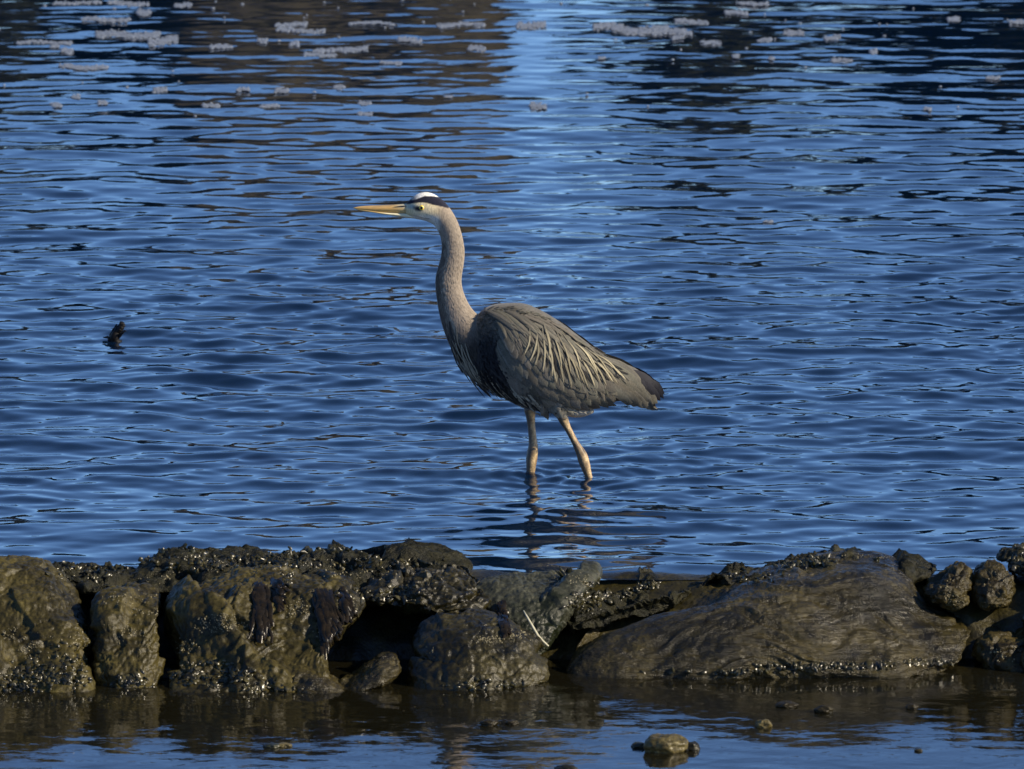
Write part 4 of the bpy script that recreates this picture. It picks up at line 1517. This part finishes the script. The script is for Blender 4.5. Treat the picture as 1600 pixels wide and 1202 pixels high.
bill('upper_mandible', [(551.5, 324.8, 325.6, .0004), (562, 322.8, 327.8, .0022), (575, 321.6, 329.6, .0036), (595, 320.6, 331.6, .0056), (615, 319.8, 332.6, .0075), (632, 318.6, 333.2, .0092), (648, 317, 333.5, .0105)], upc)
bill('lower_mandible', [(556, 326.6, 327.6, .0006), (570, 328.2, 330.0, .0022), (585, 330, 332.6, .0036), (600, 331.8, 335.4, .0054), (620, 332.8, 338.4, .0074), (636, 333.3, 340.6, .0090), (652, 334, 342.0, .0105)], loc_)
# nostril groove
p, n = hp_(628, 322.2), None
V, T = loft([(hp_(x, y, -0.0078), Vector((0, 0, r)), r) for x, y, r in [(615, 323.0, .0003), (622, 322.4, .0010), (630, 321.8, .0016), (637, 321.6, .0007)]], 8)
me = mesh_np('nostril', V, T)
set_col(me, np.tile([0.03, 0.028, 0.03], (len(V), 1)))
obj('nostril', me, M_bill, heron)
# eyes
S, Q = cube_sphere(14)
ep_, en_ = surf(659, 323)
eye_me = mesh_np('eye', S * 0.0074, Q)
pup_me = mesh_np('pupil', S * np.array([0.0036, 0.0016, 0.0036]), Q)
for sgn in (1, -1):
    e_ = obj('eye', eye_me, M_iris, heron, (ep_.x, sgn * (ep_.y + 0.0036), ep_.z))
    obj('pupil', pup_me, M_pupil, e_, (0.0, -sgn * 0.0068, 0.0))


# legs
def leg(path, rads, yoff, toes, dark_from):
    A_ = np.array(path, float)
    dd = np.concatenate([[0], np.cumsum(np.linalg.norm(np.diff(A_, axis=0), axis=1))])
    tt = np.linspace(0, dd[-1], 40)
    P2 = np.stack([np.interp(tt, dd, A_[:, k]) for k in range(3)], 1)
    P2[1:-1] = 0.25 * P2[:-2] + 0.5 * P2[1:-1] + 0.25 * P2[2:]
    rr = np.interp(np.linspace(0, 1, 40), np.linspace(0, 1, len(rads)), rads)
    rr = rr * 1.22
    pts = [hp_(x, y, yoff + dy) for x, y, dy in P2]
    V, T = tube(pts, rr, 12)
    x, y = to_px(V)
    me = mesh_np('leg', V, T)
    tan = np.array([0.55, 0.40, 0.21])
    Cl = np.tile(tan, (len(V), 1)) * (0.8 + 0.9 * fbm(V * 70, 3))[:, None]
    shaded_side = sstep(-0.002, 0.004, -(V[:, 0] - np.interp(V[:, 2], [p.z for p in pts][::-1], [p.x for p in pts][::-1])))  # side away from the sun, its shade put into the skin colour
    Cl = blend(Cl, np.array([0.09, 0.065, 0.045]), shaded_side * 0.95)
    kn = np.exp(-((y - dark_from) / 6.5) ** 2) * (0.6 + 0.6 * sstep(-0.1, 0.2, fbm(V * 120 + 3, 2)))
    Cl = blend(Cl, np.array([0.045, 0.035, 0.03]), kn * 0.95)
    Cl = blend(Cl, np.array([0.16, 0.10, 0.055]), 0.75 * sstep(0.05, 0.3, fbm(V * np.array([90, 90, 40]) + 8, 3)))
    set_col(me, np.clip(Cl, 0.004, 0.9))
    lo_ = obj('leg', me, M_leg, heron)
    foot = pts[-1]
    for ang, ln in toes:
        d = Vector((math.cos(ang), math.sin(ang), 0))
        tp = [foot + Vector((0, 0, 0.006)), foot + d * ln * 0.5 + Vector((0, 0, 0.006)), foot + d * ln + Vector((0, 0, 0.001))]
        V, T = tube(tp, [0.006, 0.005, 0.002], 8)
        me = mesh_np('toe', V, T)
        set_col(me, np.tile([0.2, 0.15, 0.1], (len(V), 1)))
        obj('toe', me, M_leg, lo_)


toes = [(math.pi - 0.5, 0.085), (math.pi, 0.10), (math.pi + 0.5, 0.085), (0.1, 0.06)]
leg([(876, 640, 0), (880, 652, 0), (903, 696, 0), (908, 704, 0), (921.5, 746, -0.006), (930, 776, -0.008), (944, 830, -0.01)],
    [.0135, .0100, .0072, .0068, .0072, .0096, .0118, .0100, .0074, .0066, .0062, .0064, .0064, .0064, .0064, .0064], -0.045, toes, 697)
leg([(828, 640, 0), (829.5, 660, 0), (833.5, 702, 0), (831.5, 712, 0), (828.5, 748, 0), (827, 770, 0), (824, 826, 0)],
    [.0140, .0100, .0082, .0082, .0088, .0112, .0122, .0100, .0082, .0078, .0074, .0074, .0074, .0074, .0074], 0.035, toes, 707)
